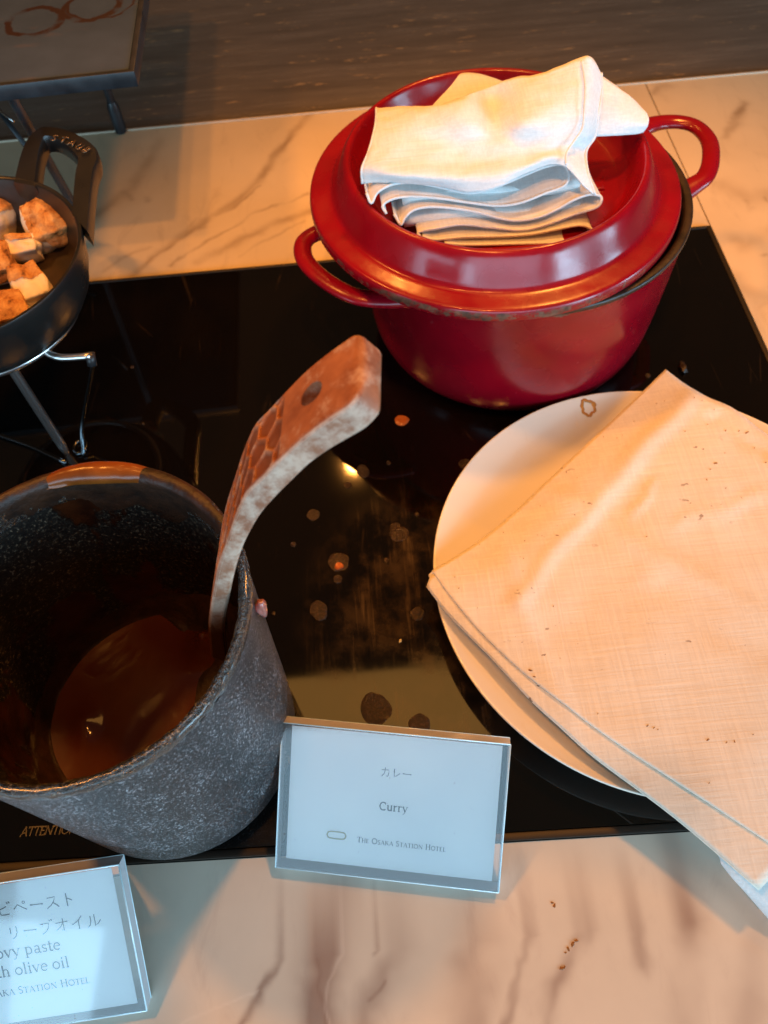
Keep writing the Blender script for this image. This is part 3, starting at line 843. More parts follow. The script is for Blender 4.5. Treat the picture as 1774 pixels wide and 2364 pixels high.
obj('brace', tube([at(-40, 190, 0.12), at(60, 320, 0.09)], 0.0025, 10), M_BLACKMETAL, ris)
obj('brace', tube([at(-10, 232, 0.15), at(30, 262, 0.15)], 0.0009, 8), M_CHROME, ris)

# ------------------------------------------------------------------ SKILLET on its stand
SKC = Vector((-0.276, 0.467, 0))
sk = thing('skillet', (SKC.x, SKC.y, 0.112), 'small black cast iron skillet holding mushroom pieces, with a raised loop handle', 'skillet')
prof = [(0.0, 0.113), (0.070, 0.113), (0.0745, 0.1155), (0.080, 0.124), (0.0845, 0.138), (0.0865, 0.152), (0.0880, 0.1595), (0.0876, 0.1612), (0.0858, 0.1614), (0.0846, 0.1600)]
obj('pan_body', lathe(prof, SKC, 110), M_IRON, sk, angle=60)
prof = [(0.0846, 0.1600), (0.0832, 0.154), (0.0810, 0.140), (0.0765, 0.127), (0.071, 0.1215), (0.0, 0.1205)]
obj('cooking_surface', lathe(prof, SKC, 110), M_IRONIN, sk)
HZ = 0.165
ho = [at(x, y, HZ) for x, y in ((22, 382), (40, 330), (58, 300), (80, 285), (100, 281), (140, 287), (180, 303), (208, 322), (214, 345), (203, 370), (194, 420), (186, 490))]
hi = [at(x, y, HZ) for x, y in ((72, 392), (80, 350), (86, 328), (93, 312), (101, 304), (122, 308), (146, 324), (166, 345), (168, 352), (160, 380), (154, 420), (150, 452))]
ho = smoothpath(ho, 5); hi = smoothpath(hi, 5)
bm = bmesh.new()
n = len(ho)
lay = []
for k, (zt, f) in enumerate(((0.0, 0.10), (0.0035, 0.0), (0.0110, 0.0), (0.0135, 0.12))):
    ro, ri = [], []
    for i in range(n):
        u = i / (n - 1)
        lift = 0.008 * math.sin(PI * u) - 0.004
        o_, i_ = ho[i], hi[i]
        mid = (o_ + i_) / 2
        oo = o_.lerp(mid, f * 1.2); ii = i_.lerp(mid, f * 1.2)
        ro.append(bm.verts.new((oo.x, oo.y, HZ - 0.0135 + zt + lift)))
        ri.append(bm.verts.new((ii.x, ii.y, HZ - 0.0135 + zt + lift)))
    lay.append((ro, ri))
for k in range(3):
    for i in range(n - 1):
        (a, b), (c, d) = lay[k], lay[k + 1]
        bm.faces.new((a[i], a[i + 1], c[i + 1], c[i])); bm.faces.new((b[i + 1], b[i], d[i], d[i + 1]))
for i in range(n - 1):
    bm.faces.new((lay[0][0][i + 1], lay[0][0][i], lay[0][1][i], lay[0][1][i + 1]))
    bm.faces.new((lay[3][0][i], lay[3][0][i + 1], lay[3][1][i + 1], lay[3][1][i]))
for e in (0, n - 1):
    bm.faces.new([lay[k][0][e] for k in range(4)] + [lay[k][1][e] for k in (3, 2, 1, 0)])
bmesh.ops.recalc_face_normals(bm, faces=bm.faces)
hand = obj('handle', bm, M_IRON, sk, angle=50)
# raised maker letters across the top of the handle
zt = HZ + 0.0052
la, lb = at(108, 302, zt), at(192, 331, zt)
M_LETTER = simple('worn_iron_letter', (0.16, 0.10, 0.055), 0.3, 0.6)
span = lb - la
cx = 0.0
adv = [0.19, 0.19, 0.22, 0.2, 0.2]
for i, ch in enumerate('STAUB'):
    u = (i + 0.02) / 5
    bend = math.sin(PI * (i + 0.5) / 5) * 0.0022
    up = Vector((-span.y, span.x, 0)).normalized()
    if i < 2: ang = 0.16
    elif i == 2: ang = 0.0
    else: ang = -0.2
    ux = Matrix.Rotation(ang, 3, 'Z') @ span.normalized()
    uy = Vector((-ux.y, ux.x, 0))
    dat, w_ = lettering(ch, la + span * u + up * (bend - 0.001) , ux, uy, (0, 0, 1), 0.0068, sans=True, bold=1.25, tubes=1)
    obj('raised_letter', dat, M_LETTER, hand)

stand = thing('skillet_stand', (SKC.x, SKC.y, 0), 'chrome and black wire stand holding up the skillet', 'stand')
ft = at(144, 978, GZ); 
obj('leg', tube([ft, Vector((ft.x, ft.y, 0.012)), Vector((ft.x - 0.0005, ft.y, 0.108))], 0.0032, 16, rf=lambda u: 0.0024 if u < 0.02 else 0.0036), M_CHROME, stand, angle=50)
obj('leg_tip', tube([ft, Vector((ft.x, ft.y, 0.014))], 0.0024, 12), simple('brass', (0.5, 0.3, 0.14), 0.3, 1.0), stand)
obj('support_ring', tube([SKC + Vector((math.cos(a) * 0.0665, math.sin(a) * 0.0665, 0.1095)) for a in [2 * PI * i / 60 for i in range(60)]], 0.0030, 10, closed=True), M_CHROME, stand)
e1 = at(198, 770, 0.106)
obj('arm', tube(smoothpath([at(40, 742, 0.107), at(90, 757, 0.107), at(130, 772, 0.107), at(196, 769, 0.107)], 6), 0.0026, 12), M_CHROME, stand)
obj('wire_leg', tube(smoothpath([e1, at(199, 800, 0.095), at(184, 880, 0.045), at(177, 930, 0.02), at(181, 985, 0.003)], 6), 0.0017, 10), M_DARKCHROME, stand)
obj('joint', tube([at(194, 762, 0.108), at(200, 790, 0.100)], 0.0034, 12), M_BLACKMETAL, stand)
obj('base_wire', tube(smoothpath([at(-60, 915, 0.004), at(0, 940, 0.004), at(70, 965, 0.004), at(144, 1000, 0.004)], 5), 0.0017, 10), M_DARKCHROME, stand)
obj('foot_ring', tube([at(174, 965, 0.004) + Vector((math.cos(a) * 0.005, math.sin(a) * 0.007, 0)) for a in [2 * PI * i / 24 for i in range(24)]], 0.0014, 8, closed=True), M_DARKCHROME, stand)

# mushrooms
def chunk(seed, cx, cy, z, sx, sy, sz, rz, capfrac, capdir, label, tilt=0.0):
    """a cut piece: one rough-skinned side, the rest pale flesh"""
    t = thing('mushroom_piece', (cx, cy, z), label, 'mushroom piece', 'roasted mushroom pieces in the skillet')
    cd = Vector(capdir).normalized()
    for part in ('cap_skin', 'flesh'):
        bm = bmesh.new()
        bmesh.ops.create_icosphere(bm, subdivisions=5, radius=1.0)
        R = Matrix.Rotation(rz, 3, 'Z') @ Matrix.Rotation(tilt, 3, 'X')
        keep = {}
        for v in bm.verts:
            p = v.co.copy()
            m_ = max(abs(p.x), abs(p.y), abs(p.z))
            q = p.lerp(p / m_, 0.50 if part == 'cap_skin' else 0.62)
            q.x *= 1 - 0.16 * q.y; q.y *= 1 + 0.10 * q.z
            w = R @ Vector((q.x * sx, q.y * sy, q.z * sz))
            u = (R @ p).dot(cd) + 0.16 * noise.noise(p * 2.2 + Vector((seed, 0, 0))) + 0.05 * noise.noise(p * 9)
            keep[v.index] = u
            nn = 0.26 * noise.noise(p * 1.5 + Vector((seed * 3.1, seed, 0)))
            if part == 'cap_skin':
                dome = max(0, u - 0.3)
                nn += 0.07 + 0.10 * dome + 0.045 * noise.noise(Vector((p.x * 4, p.y * 11, p.z * 7)) + Vector((seed, 2, 0))) - 0.10 * max(0, capfrac + 0.12 - u)
            else:
                nn += 0.020 * noise.noise(p * 6)
            v.co = Vector((cx, cy, z + sz * 0.95)) + w * (1 + nn)
        if part == 'cap_skin':
            bm.verts.ensure_lookup_table()
            dele = [f for f in bm.faces if sum(keep[v.index] for v in f.verts) / 3 < capfrac]
            bmesh.ops.delete(bm, geom=dele, context='FACES')
        obj(part, bm, M_CAP if part == 'cap_skin' else M_FLESH, t)
ZF = 0.121
def mp(x, y, z=ZF + 0.015): p = at(x, y, z); return p.x, p.y
chunk(1, *mp(96, 484), ZF, 0.0135, 0.0165, 0.0130, 0.45, -0.10, (0.75, 0.2, 0.62), 'wrinkled brown mushroom cap piece nearest the skillet handle', 0.30)
chunk(2, *mp(45, 528), ZF, 0.0125, 0.0080, 0.0105, 0.12, 0.50, (0.0, 0.85, 0.5), 'pale cube of mushroom stem in the middle of the pan', 0.35)
chunk(3, *mp(66, 618), ZF, 0.0120, 0.0155, 0.0125, 0.40, 0.22, (-0.25, 0.85, 0.45), 'mushroom piece with smooth tan cap and cream stem by the near rim', 0.25)
chunk(4, *mp(10, 672), ZF, 0.0180, 0.0130, 0.0120, 0.2, 0.0, (-0.4, -0.3, 0.8), 'orange brown mushroom piece lowest in the pan, cut by the photo edge', 0.2)
chunk(5, *mp(-8, 470), ZF, 0.0110, 0.0140, 0.0130, -0.5, -0.2, (-0.5, 0.6, 0.5), 'dark roasted mushroom piece at the far left of the pan', -0.2)
chunk(6, *mp(-10, 560), ZF, 0.0120, 0.0140, 0.0105, 0.1, -0.2, (0.2, -0.1, 0.9), 'small curled brown mushroom piece left of the stem cube', 0.2)

# ------------------------------------------------------------------ RED POT
PC = Vector((0.1285, 0.5185, 0))
pot = thing('cooking_pot', (PC.x, PC.y, GZ), 'round red enamelled cast iron pot with two loop handles and a chipped dark rim', 'pot')
prof = [(0.0, 0.004), (0.092, 0.004), (0.096, GZ), (0.101, GZ), (0.107, 0.005), (0.1135, 0.013), (0.1175, 0.025), (0.1200, 0.045), (0.1225, 0.08), (0.1245, 0.118), (0.1252, 0.126)]
prof = [(p.x, p.y) for p in smoothpath([(a, b, 0) for a, b in prof], 4)]
v, f = lathe(prof, PC, 128)
o = obj('pot_wall', (v, f), M_RED, pot)
set_attr(o, 'wear', [max(0.0, min(1.0, (q[2] - 0.118) / 0.010)) * 0.8 for q in v])
prof = [(0.1252, 0.126), (0.1264, 0.1285), (0.1262, 0.1305), (0.1250, 0.1314), (0.1215, 0.1314), (0.1195, 0.1295), (0.1185, 0.120), (0.1165, 0.060), (0.112, 0.020), (0.100, 0.010), (0.0, 0.009)]
prof = [(p.x, p.y) for p in smoothpath([(a, b, 0) for a, b in prof], 3)]
obj('pot_inside', lathe(prof, PC, 128), M_POTIN, pot)
def loop_handle(pts, z):
    P = [at(x, y, zz) for x, y, zz in pts]
    P = smoothpath(P, 7)
    vs, fs = tube(P, 0.0070, 18, squash=0.62, rf=lambda u: 0.0070 + 0.004 * abs(2 * u - 1) ** 4)
    return vs, fs
hl = loop_handle([(765, 520, 0.112), (712, 500, 0.113), (676, 508, 0.113), (655, 530, 0.113), (662, 566, 0.113), (706, 608, 0.113), (768, 640, 0.112), (830, 646, 0.110), (880, 640, 0.108)], 0.113)
o = obj('loop_handle', hl, M_RED, pot); set_attr(o, 'wear', [0.0] * len(hl[0]))
hr_ = loop_handle([(1350, 300, 0.118), (1400, 272, 0.120), (1452, 263, 0.120), (1500, 272, 0.120), (1531, 303, 0.120), (1536, 345, 0.120), (1525, 380, 0.119), (1500, 400, 0.117), (1465, 420, 0.114)], 0.12)
o = obj('loop_handle', hr_, M_RED, pot); set_attr(o, 'wear', [0.0] * len(hr_[0]))

LC = Vector((0.1068, 0.5222, 0))
lid = thing('pot_lid', (LC.x, LC.y, 0.1316), 'red enamelled lid with a raised ring and sunken centre, pushed left on the pot', 'pot lid')
prof = [(0.0, 0.1335), (0.10, 0.1335), (0.118, 0.1330), (0.1355, 0.1328), (0.1374, 0.1340), (0.1378, 0.1372), (0.1372, 0.1400), (0.1355, 0.1416), (0.130, 0.1424), (0.1235, 0.1432), (0.1210, 0.1445), (0.1190, 0.1475), (0.1140, 0.1580), (0.1110, 0.1635), (0.1090, 0.1658), (0.1073, 0.1666), (0.1056, 0.1660), (0.1040, 0.1635), (0.1010, 0.1560), (0.0975, 0.1500), (0.0930, 0.1465), (0.085, 0.1448), (0.04, 0.1442), (0.0, 0.1442)]
prof = [(p.x, p.y) for p in smoothpath([(a, b, 0) for a, b in prof], 3)]
v, f = lathe(prof, LC, 160)
o = obj('lid_body', (v, f), M_REDLID, lid)
def lw(q):
    r = math.hypot(q[0] - LC.x, q[1] - LC.y)
    a = 0.42 * math.exp(-((r - 0.1075) / 0.0014) ** 2) if q[2] > 0.163 else 0
    ang = math.atan2(q[1] - LC.y, q[0] - LC.x)
    b = (0.34 + 0.42 * max(0, math.cos(ang + 2.0))) * math.exp(-((r - 0.1378) / 0.0012) ** 2) if q[2] < 0.1405 else 0
    return max(a, b)
set_attr(o, 'wear', [lw(q) for q in v])
kn = [(0.0, 0.160), (0.018, 0.160), (0.0215, 0.158), (0.0215, 0.155), (0.013, 0.150), (0.012, 0.1442)]
o = obj('knob', lathe(kn, LC + Vector((0.035, -0.001, 0)), 40), M_REDLID, lid); set_attr(o, 'wear', [0.0] * (len(kn) * 40))
p = at(1290, 400, 0.1446)
obj('raised_mark', prism([(p.x - .006, p.y - .006), (p.x + .004, p.y - .007), (p.x + .006, p.y + .006), (p.x - .004, p.y + .007)], 0.1440, 0.1462, 0.0006), M_REDLID, lid)
# rusty spot on the lid edge
p = at(952, 617, 0.1436)
obj('rust_spot', blob(p.x, p.y, 0.1422, 0.0030, 0.0008, 0, 1, 0.2, seed=3), M_BROWN, lid)

# ------------------------------------------------------------------ NAPKIN ON THE LID
def c3(x, y): return ((820 + .4398 * x) / KK, (120 + .4398 * y) / KK)
def T(x, y, z): return at(*c3(x, y), z)
NS = 1.0
def F(x, y):                                            # point on the sloping front of the folded stack
    return atplane(*c3(x, y), (0, 0.455, 0.155), Vector((0, -1, NS)).normalized())
nap = thing('folded_napkin', (0.10, 0.49, 0.147), 'white linen napkin crumpled and folded in waves on the red pot lid', 'napkin')
def wr(v, u, w, s=1.0):
    return v + Vector((0, 0, 1)) * (0.0010 * s * fnoise(v, 45, 2) + 0.0005 * s * fnoise(v, 120, 5))
# ribbon profile seen from the front, pushed back into the stack
rib = [(60, 740), (86, 792), (120, 735), (205, 692), (320, 686), (440, 708), (600, 740), (740, 708), (880, 650), (1000, 602), (1090, 592), (1122, 640), (1100, 700), (1000, 740), (870, 790), (750, 806), (600, 790), (450, 768), (300, 758), (200, 770), (146, 805), (165, 850)]
rib2 = [(205, 850), (240, 905), (262, 870), (310, 828), (400, 812), (520, 820), (640, 840), (760, 872), (850, 884), (960, 868), (1060, 825), (1150, 775), (1230, 748), (1285, 755), (1292, 785), (1262, 818), (1150, 852), (1050, 890), (940, 924), (850, 934), (700, 918), (560, 905), (430, 925), (335, 945), (345, 975)]
rib3 = [(355, 968), (420, 985), (560, 972), (760, 968), (930, 955), (1060, 930), (1180, 910), (1242, 932), (1225, 985), (1120, 1000), (900, 1005), (600, 1012), (470, 1004)]
def ribbon(pts, back, rise, fall=0.0):
    P = [F(*p) for p in pts]
    P = smoothpath(P, 6)
    rows = []
    NB = 9
    vs, fs = [], []
    for k in range(NB):
        t = k / (NB - 1)
        for p in P:
            q = p + Vector((0, back * t, (p.z * 0 + rise) * t - fall * t * t))
            q.x += 0.002 * math.sin(3 * t + p.z * 60) * t
            q += Vector((0, 0, 0.0008 * fnoise(q, 60, 3)))
            vs.append(q)
    n = len(P)
    for k in range(NB - 1):
        for i in range(n - 1):
            fs.append((k * n + i, k * n + i + 1, (k + 1) * n + i + 1, (k + 1) * n + i))
    return vs, fs, P
for i, (r, bk, rs) in enumerate(((rib, 0.030, 0.004), (rib2, 0.045, -0.004), (rib3, 0.05, 0.0))):
    vs, fs, P = ribbon(r, bk, rs)
    o = obj('fold', (vs, fs), M_CLOTH, nap); solidify(o, 0.0009, 0)
    h = obj('hem', tube(P, 0.0010, 8), M_CLOTH, nap)
# the top sheet
rows = [
 [T(38, 690, .176), T(210, 690, .1785), T(420, 702, .178), T(600, 738, .176), T(760, 704, .180), T(900, 640, .183), T(1010, 598, .185), T(1100, 600, .185), T(1190, 690, .176), T(1262, 752, .168)],
 [T(36, 612, .186), T(200, 640, .188), T(420, 660, .186), T(600, 660, .185), T(760, 640, .186), T(900, 600, .188), T(1010, 560, .190), T(1110, 560, .188), T(1170, 600, .183), T(1222, 628, .178)],
 [T(72, 520, .191), T(210, 540, .192), T(420, 560, .190), T(600, 570, .188), T(760, 560, .189), T(900, 540, .190), T(1010, 520, .191), T(1120, 500, .190), T(1170, 500, .186), T(1215, 520, .180)],
 [T(104, 400, .194), T(220, 440, .196), T(420, 470, .194), T(600, 480, .194), T(760, 480, .194), T(900, 470, .195), T(1040, 460, .196), T(1170, 440, .194), T(1225, 440, .190), T(1262, 440, .184)],
 [T(112, 340, .194), T(240, 370, .198), T(420, 380, .200), T(600, 370, .204), T(740, 380, .1985), T(880, 370, .206), T(1040, 350, .206), T(1185, 330, .204), T(1235, 320, .202), T(1280, 320, .196)],
 [T(112, 300, .192), T(250, 290, .198), T(400, 292, .202), T(560, 268, .208), T(720, 250, .199), T(880, 230, .210), T(1040, 220, .212), T(1190, 200, .212), T(1245, 190, .210), T(1296, 200, .202)],
 [T(112, 294, .184), T(250, 284, .190), T(400, 284, .196), T(550, 240, .206), T(700, 182, .203), T(850, 132, .211), T(1000, 104, .215), T(1165, 36, .221), T(1238, 28, .221), T(1294, 110, .208)],
]
vs, fs = loft(rows, 8, 8, lambda v, i, j: wr(v, i, j, 1.2))
o = obj('top_sheet', (vs, fs), M_CLOTH, nap); solidify(o, 0.0010)
# narrow hem strip running down the right edge of the top sheet
hp = smoothpath([T(1190, 48, .2215), T(1204, 120, .218), T(1210, 200, .2142), T(1205, 300, .2085), T(1195, 400, .2005), T(1150, 470, .195), T(1112, 530, .1915), T(1108, 590, .1885)], 8)
obj('hem', tube(hp, 0.0009, 6), M_CLOTH, nap)
for pr_ in ([r[-1] for r in rows], [r[0] for r in rows], rows[0][3:8]):
    if len(pr_) > 6: obj('hem', tube(smoothpath(pr_, 6), 0.0009, 6), M_CLOTH, nap)
# back left flap and right flap
fl = [[T(380, 310, .186), T(480, 290, .186), T(620, 270, .186), T(760, 240, .188), T(860, 190, .190)],
      [T(440, 240, .187), T(520, 190, .189), T(640, 190, .190), T(760, 190, .191), T(850, 165, .191)],
      [T(528, 158, .189), T(556, 116, .191), T(630, 112, .191), T(710, 130, .190), T(800, 160, .188)]]
vs, fs = loft(fl, 6, 6, lambda v, i, j: wr(v, i, j, 1.0))
o = obj('flap', (vs, fs), M_CLOTH, nap); solidify(o, 0.0010)
fr_ = [[T(1200, 440, .180), T(1262, 442, .178), T(1380, 437, .175), T(1500, 423, .172), T(1524, 410, .172)],
       [T(1210, 340, .188), T(1275, 340, .187), T(1380, 350, .184), T(1500, 370, .179), T(1538, 386, .176)],
       [T(1230, 240, .194), T(1280, 235, .194), T(1380, 250, .190), T(1480, 292, .183), T(1543, 350, .179)],
       [T(1240, 130, .199), T(1296, 126, .199), T(1370, 178, .193), T(1465, 255, .184), T(1532, 322, .180)]]
vs, fs = loft(fr_, 6, 6, lambda v, i, j: wr(v, i, j, 1.0))
o = obj('flap', (vs, fs), M_CLOTH, nap); solidify(o, 0.0016)
# hidden filling layers, so the stack has real body
for zz, s in ((.158, 1.0), (.168, .95)):
    rr = [[Vector((0.035 + 0.03 * (zz - .158) * 30 * 0 + a * .13 * s, 0.465 + b * .085 + (zz - .158), zz + 0.002 * math.sin(a * 6))) for a in (0, .25, .5, .75, 1)] for b in (0, .33, .66, 1)]
    vs, fs = loft(rr, 5, 5)
    o = obj('fold', (vs, fs), M_CLOTH, nap); solidify(o, 0.006)

# ------------------------------------------------------------------ PLATE AND ITS NAPKIN
PLC = Vector((0.1895, 0.2473, 0))
plate = thing('plate', (PLC.x, PLC.y, GZ), 'large white round plate with brown drip marks on its rim', 'plate')
prof = [(0.0, 0.005), (0.085, 0.005), (0.088, GZ), (0.092, GZ), (0.096, 0.006), (0.125, 0.0125), (0.150, 0.0222), (0.1558, 0.0252), (0.1568, 0.0262), (0.1562, 0.0272), (0.1545, 0.0268), (0.148, 0.0245), (0.125, 0.0165), (0.105, 0.0110), (0.085, 0.0090), (0.0, 0.0085)]
prof = [(p.x, p.y) for p in smoothpath([(a, b, 0) for a, b in prof], 3)]
obj('plate_body', lathe(prof, PLC, 180), M_PLATE, plate)
def ringmark(x, y, z, r, w, seed):
    c = at(x, y, z)
    P = []
    for i in range(26):
        a = 2 * PI * i / 26
        k = 1 + 0.35 * noise.noise(Vector((math.cos(a) * 1.5 + seed, math.sin(a) * 1.5, 0)))
        P.append(c + Vector((math.cos(a) * r * k, math.sin(a) * r * k * 1.1, 0.0)))
    d = (c - PLC); d.z = 0; rr0 = d.length
    P = [Vector((p.x, p.y, p.z + (math.hypot(p.x - PLC.x, p.y - PLC.y) - rr0) * 0.36)) for p in P]
    return tube(P, w, 6, closed=True, squash=0.35, rf=lambda u: w * (0.6 + 0.8 * abs(noise.noise(Vector((u * 9, seed, 0))))))
obj('drip_mark', ringmark(1270, 880, 0.0240, 0.0052, 0.0022, 1), M_DRIP, plate)
obj('drip_mark', ringmark(1000, 1040, 0.0252, 0.0030, 0.0014, 4), M_DRIP, plate)

def c4(x, y): return ((950 + .6104 * x) / KK, (800 + .6104 * y) / KK)
def Q(x, y, z): return at(*c4(x, y), z)
nap2 = thing('flat_napkin', (0.21, 0.22, 0.027), 'stained white linen napkin laid folded over the white plate', 'napkin')
rows = [
 [Q(960, 92, .030), Q(1040, 150, .033), Q(1115, 196, .034), Q(1210, 238, .034), Q(1310, 312, .035), Q(1420, 390, .036), Q(1600, 500, .036), Q(1800, 630, .034)],
 [Q(790, 255, .0300), Q(880, 330, .034), Q(960, 380, .0345), Q(1060, 430, .035), Q(1180, 500, .036), Q(1300, 580, .036), Q(1500, 700, .036), Q(1720, 850, .034)],
 [Q(560, 470, .0290), Q(660, 560, .0345), Q(760, 620, .0335), Q(880, 700, .0355), Q(1020, 790, .036), Q(1170, 890, .036), Q(1380, 1020, .036), Q(1640, 1180, .034)],
 [Q(330, 680, .0290), Q(430, 780, .0345), Q(540, 870, .035), Q(670, 970, .035), Q(830, 1080, .036), Q(1000, 1200, .036), Q(1240, 1360, .036), Q(1540, 1560, .034)],
 [Q(180, 790, .0305), Q(260, 890, .0345), Q(370, 1010, .035), Q(500, 1130, .035), Q(670, 1270, .036), Q(850, 1400, .036), Q(1110, 1580, .036), Q(1450, 1820, .034)],
 [Q(78, 852, .0335), Q(150, 950, .0352), Q(260, 1080, .035), Q(400, 1215, .035), Q(570, 1350, .036), Q(760, 1490, .036), Q(1020, 1660, .036), Q(1370, 1890, .034)],
]
CREASES = []
for (x0_, y0_, x1_, y1_, hh, wd) in ((1060, 180, 720, 570, .0020, .008), (720, 570, 380, 980, .0014, .006), (500, 520, 1340, 1030, .0016, .005), (1130, 260, 1350, 420, -.002, .006), (1000, 670, 1350, 560, .0010, .004), (840, 640, 920, 520, .0012, .003), (900, 900, 1350, 1200, -.0012, .009), (300, 640, 620, 1500, .0009, .006)):
    p_, q_ = Q(x0_, y0_, .036), Q(x1_, y1_, .036)
    CREASES.append((p_.x, p_.y, q_.x, q_.y, hh, wd))
def flatwr(v, i, j):
    z = 0.0014 * fnoise(v, 16, 9) + 0.0006 * fnoise(v, 42, 4)
    for (ax, ay, bx, by, hh, wd) in CREASES:
        dx, dy = bx - ax, by - ay
        L_ = math.hypot(dx, dy)
        t_ = ((v.x - ax) * dx + (v.y - ay) * dy) / L_ ** 2
        d_ = ((v.x - ax) * dy - (v.y - ay) * dx) / L_ + 0.002 * math.sin(t_ * 9)
        z += hh * math.exp(-(d_ / wd) ** 2) * max(0, min(1, t_ * 6 + .5, (1 - t_) * 6 + .5))
    return v + Vector((0, 0, z))
vs, fs = loft(rows, 10, 12, flatwr)
o = obj('top_sheet', (vs, fs), M_CLOTH2, nap2); solidify(o, 0.0012)
# second layer, showing beyond the fold
rows2 = [
 [Q(110, 868, .0330), Q(205, 950, .0338), Q(315, 1070, .0337), Q(445, 1190, .0337), Q(615, 1325, .0347), Q(805, 1460, .0347), Q(1065, 1630, .0347), Q(1415, 1850, .0328)],
 [Q(76, 872, .0328), Q(165, 985, .0333), Q(285, 1125, .0330), Q(415, 1260, .0330), Q(575, 1390, .0336), Q(750, 1530, .0336), Q(1010, 1710, .0334), Q(1400, 1960, .0318)],
 [Q(60, 905, .0315), Q(150, 1020, .0320), Q(300, 1170, .0322), Q(450, 1330, .0324), Q(570, 1440, .0326), Q(700, 1555, .0328), Q(1000, 1780, .0326), Q(1318, 2052, .0300)],
]
vs, fs = loft(rows2, 10, 6, flatwr)
o = obj('lower_sheet', (vs, fs), M_CLOTH2, nap2); solidify(o, 0.0011)
corner = [
 [Q(1250, 1800, .031), Q(1330, 1850, .031), Q(1420, 1900, .030)],
 [Q(1130, 1850, .030), Q(1260, 1960, .029), Q(1420, 1990, .029)],
 [Q(1010, 1790, .0285), Q(1150, 1925, .0275), Q(1345, 2040, .0265)]]
# rolled folded edges
for pts in ([r[0] for r in rows],):
    obj('hem', tube(smoothpath([p + Vector((0, 0, -0.0007)) for p in pts], 6), 0.0006, 8), M_CLOTH2, nap2)
obj('hem', tube(smoothpath([p + Vector((0, 0, -0.0005)) for p in rows2[-1]], 6), 0.0009, 8), M_CLOTH2, nap2)
# end fold at the left tip
tip = [[Q(80, 850, .0342), Q(105, 868, .0342), Q(140, 920, .0338)], [Q(66, 866, .0320), Q(90, 900, .0315), Q(140, 960, .0318)], [Q(84, 880, .0300), Q(105, 925, .0300), Q(150, 985, .030)]]
vs, fs = loft(tip, 6, 6); o = obj('fold', (vs, fs), M_CLOTH2, nap2); solidify(o, 0.0008, 0)
# third layer: hangs over the plate edge to the counter
rows3 = [
 [Q(1060, 1790, .026), Q(1200, 1900, .026), Q(1400, 2000, .026), Q(1560, 2080, .026)],
 [Q(1160, 1925, .0235), Q(1230, 2010, .021), Q(1370, 2100, .019), Q(1540, 2200, .018)],
 [Q(1170, 1952, .0215), Q(1262, 2055, .014), Q(1355, 2165, .009), Q(1480, 2310, .004)]]
vs, fs = loft(rows3, 8, 8, flatwr)
o = obj('hanging_corner', (vs, fs), M_CLOTH, nap2); solidify(o, 0.0010)
# thin crumbs of crust on the cloth
def cloth_z(x, y): return 0.0368
cr = []
spots = [(1150, 445, 9, -.6), (1130, 468, 5, 0), (1115, 508, 4, 1.2), (1190, 315, 6, 0.1), (1270, 325, 8, -.2), (1240, 318, 5, 0), (1120, 296, 4, 0), (1035, 323, 4, .1), (590, 462, 4, .6), (350, 690, 3, .5), (430, 730, 3, 1), (425, 800, 3, 1), (423, 850, 2, 0), (450, 1225, 8, -1), (465, 1250, 6, -1), (892, 1436, 5, 0), (917, 1444, 4, 0), (932, 1450, 3, 0), (1120, 1490, 6, -.1), (1190, 1500, 4, 0), (1220, 1496, 5, 1), (538, 982, 3, 0), (889, 720, 4, -.2), (1185, 405, 3, 0), (960, 200, 3, 0), (930, 208, 4, .3), (1070, 195, 4, 0), (1100, 205, 3, 0), (1145, 238, 3, 0), (845, 275, 3, .4), (780, 340, 3, .4), (800, 330, 2, .4), (730, 330, 3, .5), (705, 1390, 3, 0), (1125, 1653, 3, 0), (1290, 1470, 3, 0), (410, 608, 2, 0), (490, 590, 3, .9), (260, 735, 2, 0), (1300, 380, 4, .1), (1340, 440, 5, .1), (630, 490, 2, 0), (165, 870, 3, .3), (180, 915, 3, .3), (250, 990, 2, 1)]
for i, (x, y, r, a) in enumerate(spots):
    p = Q(x, y, 0.0362)
    cr.append(blob(p.x, p.y, p.z - 0.0001 + 0.0004 * 0, r * 0.00022, 0.0005, a + 0.6, 0.4, 0.3, n=8, rings=2, seed=i))
CR_DATA = merge(*cr)

# ------------------------------------------------------------------ BLACK CURRY POT
BC = Vector((-0.1428, 0.1668, 0))
bp = thing('ceramic_pot', (BC.x, BC.y, GZ), 'tall black speckled ceramic pot of curry standing left of the curry card', 'pot')
prof = [(0.0, 0.004), (0.060, 0.004), (0.064, GZ), (0.069, 0.0030), (0.0738, 0.0075), (0.0762, 0.014), (0.0770, 0.03), (0.0778, 0.07), (0.0788, 0.12), (0.0798, 0.165), (0.0806, 0.186), (0.0812, 0.192)]
prof = [(p.x, p.y) for p in smoothpath([(a, b, 0) for a, b in prof], 5)]
v, f = lathe(prof, BC, 160)
obj('pot_wall', (v, f), M_STONE, bp)
prof = [(0.0812, 0.192), (0.0816, 0.1945), (0.0808, 0.1970), (0.0790, 0.1980), (0.0768, 0.1972), (0.0755, 0.1945), (0.0748, 0.189), (0.0742, 0.180)]
prof = [(p.x, p.y) for p in smoothpath([(a, b, 0) for a, b in prof], 4)]
v, f = lathe(prof, BC, 240)
v = [Vector(q) + (Vector(q) - BC - Vector((0, 0, 0.192))).normalized() * 0.0007 * fnoise(Vector(q), 260, 1) for q in v]
obj('rim', (v, f), M_RIM, bp)
prof = [(0.0742, 0.180), (0.0730, 0.14), (0.0712, 0.08), (0.0695, 0.045), (0.066, 0.02), (0.0, 0.016)]
v, f = lathe([(p.x, p.y) for p in smoothpath([(a, b, 0) for a, b in prof], 6)], BC, 160)
obj('pot_inside', (v, f), M_STONEIN, bp)
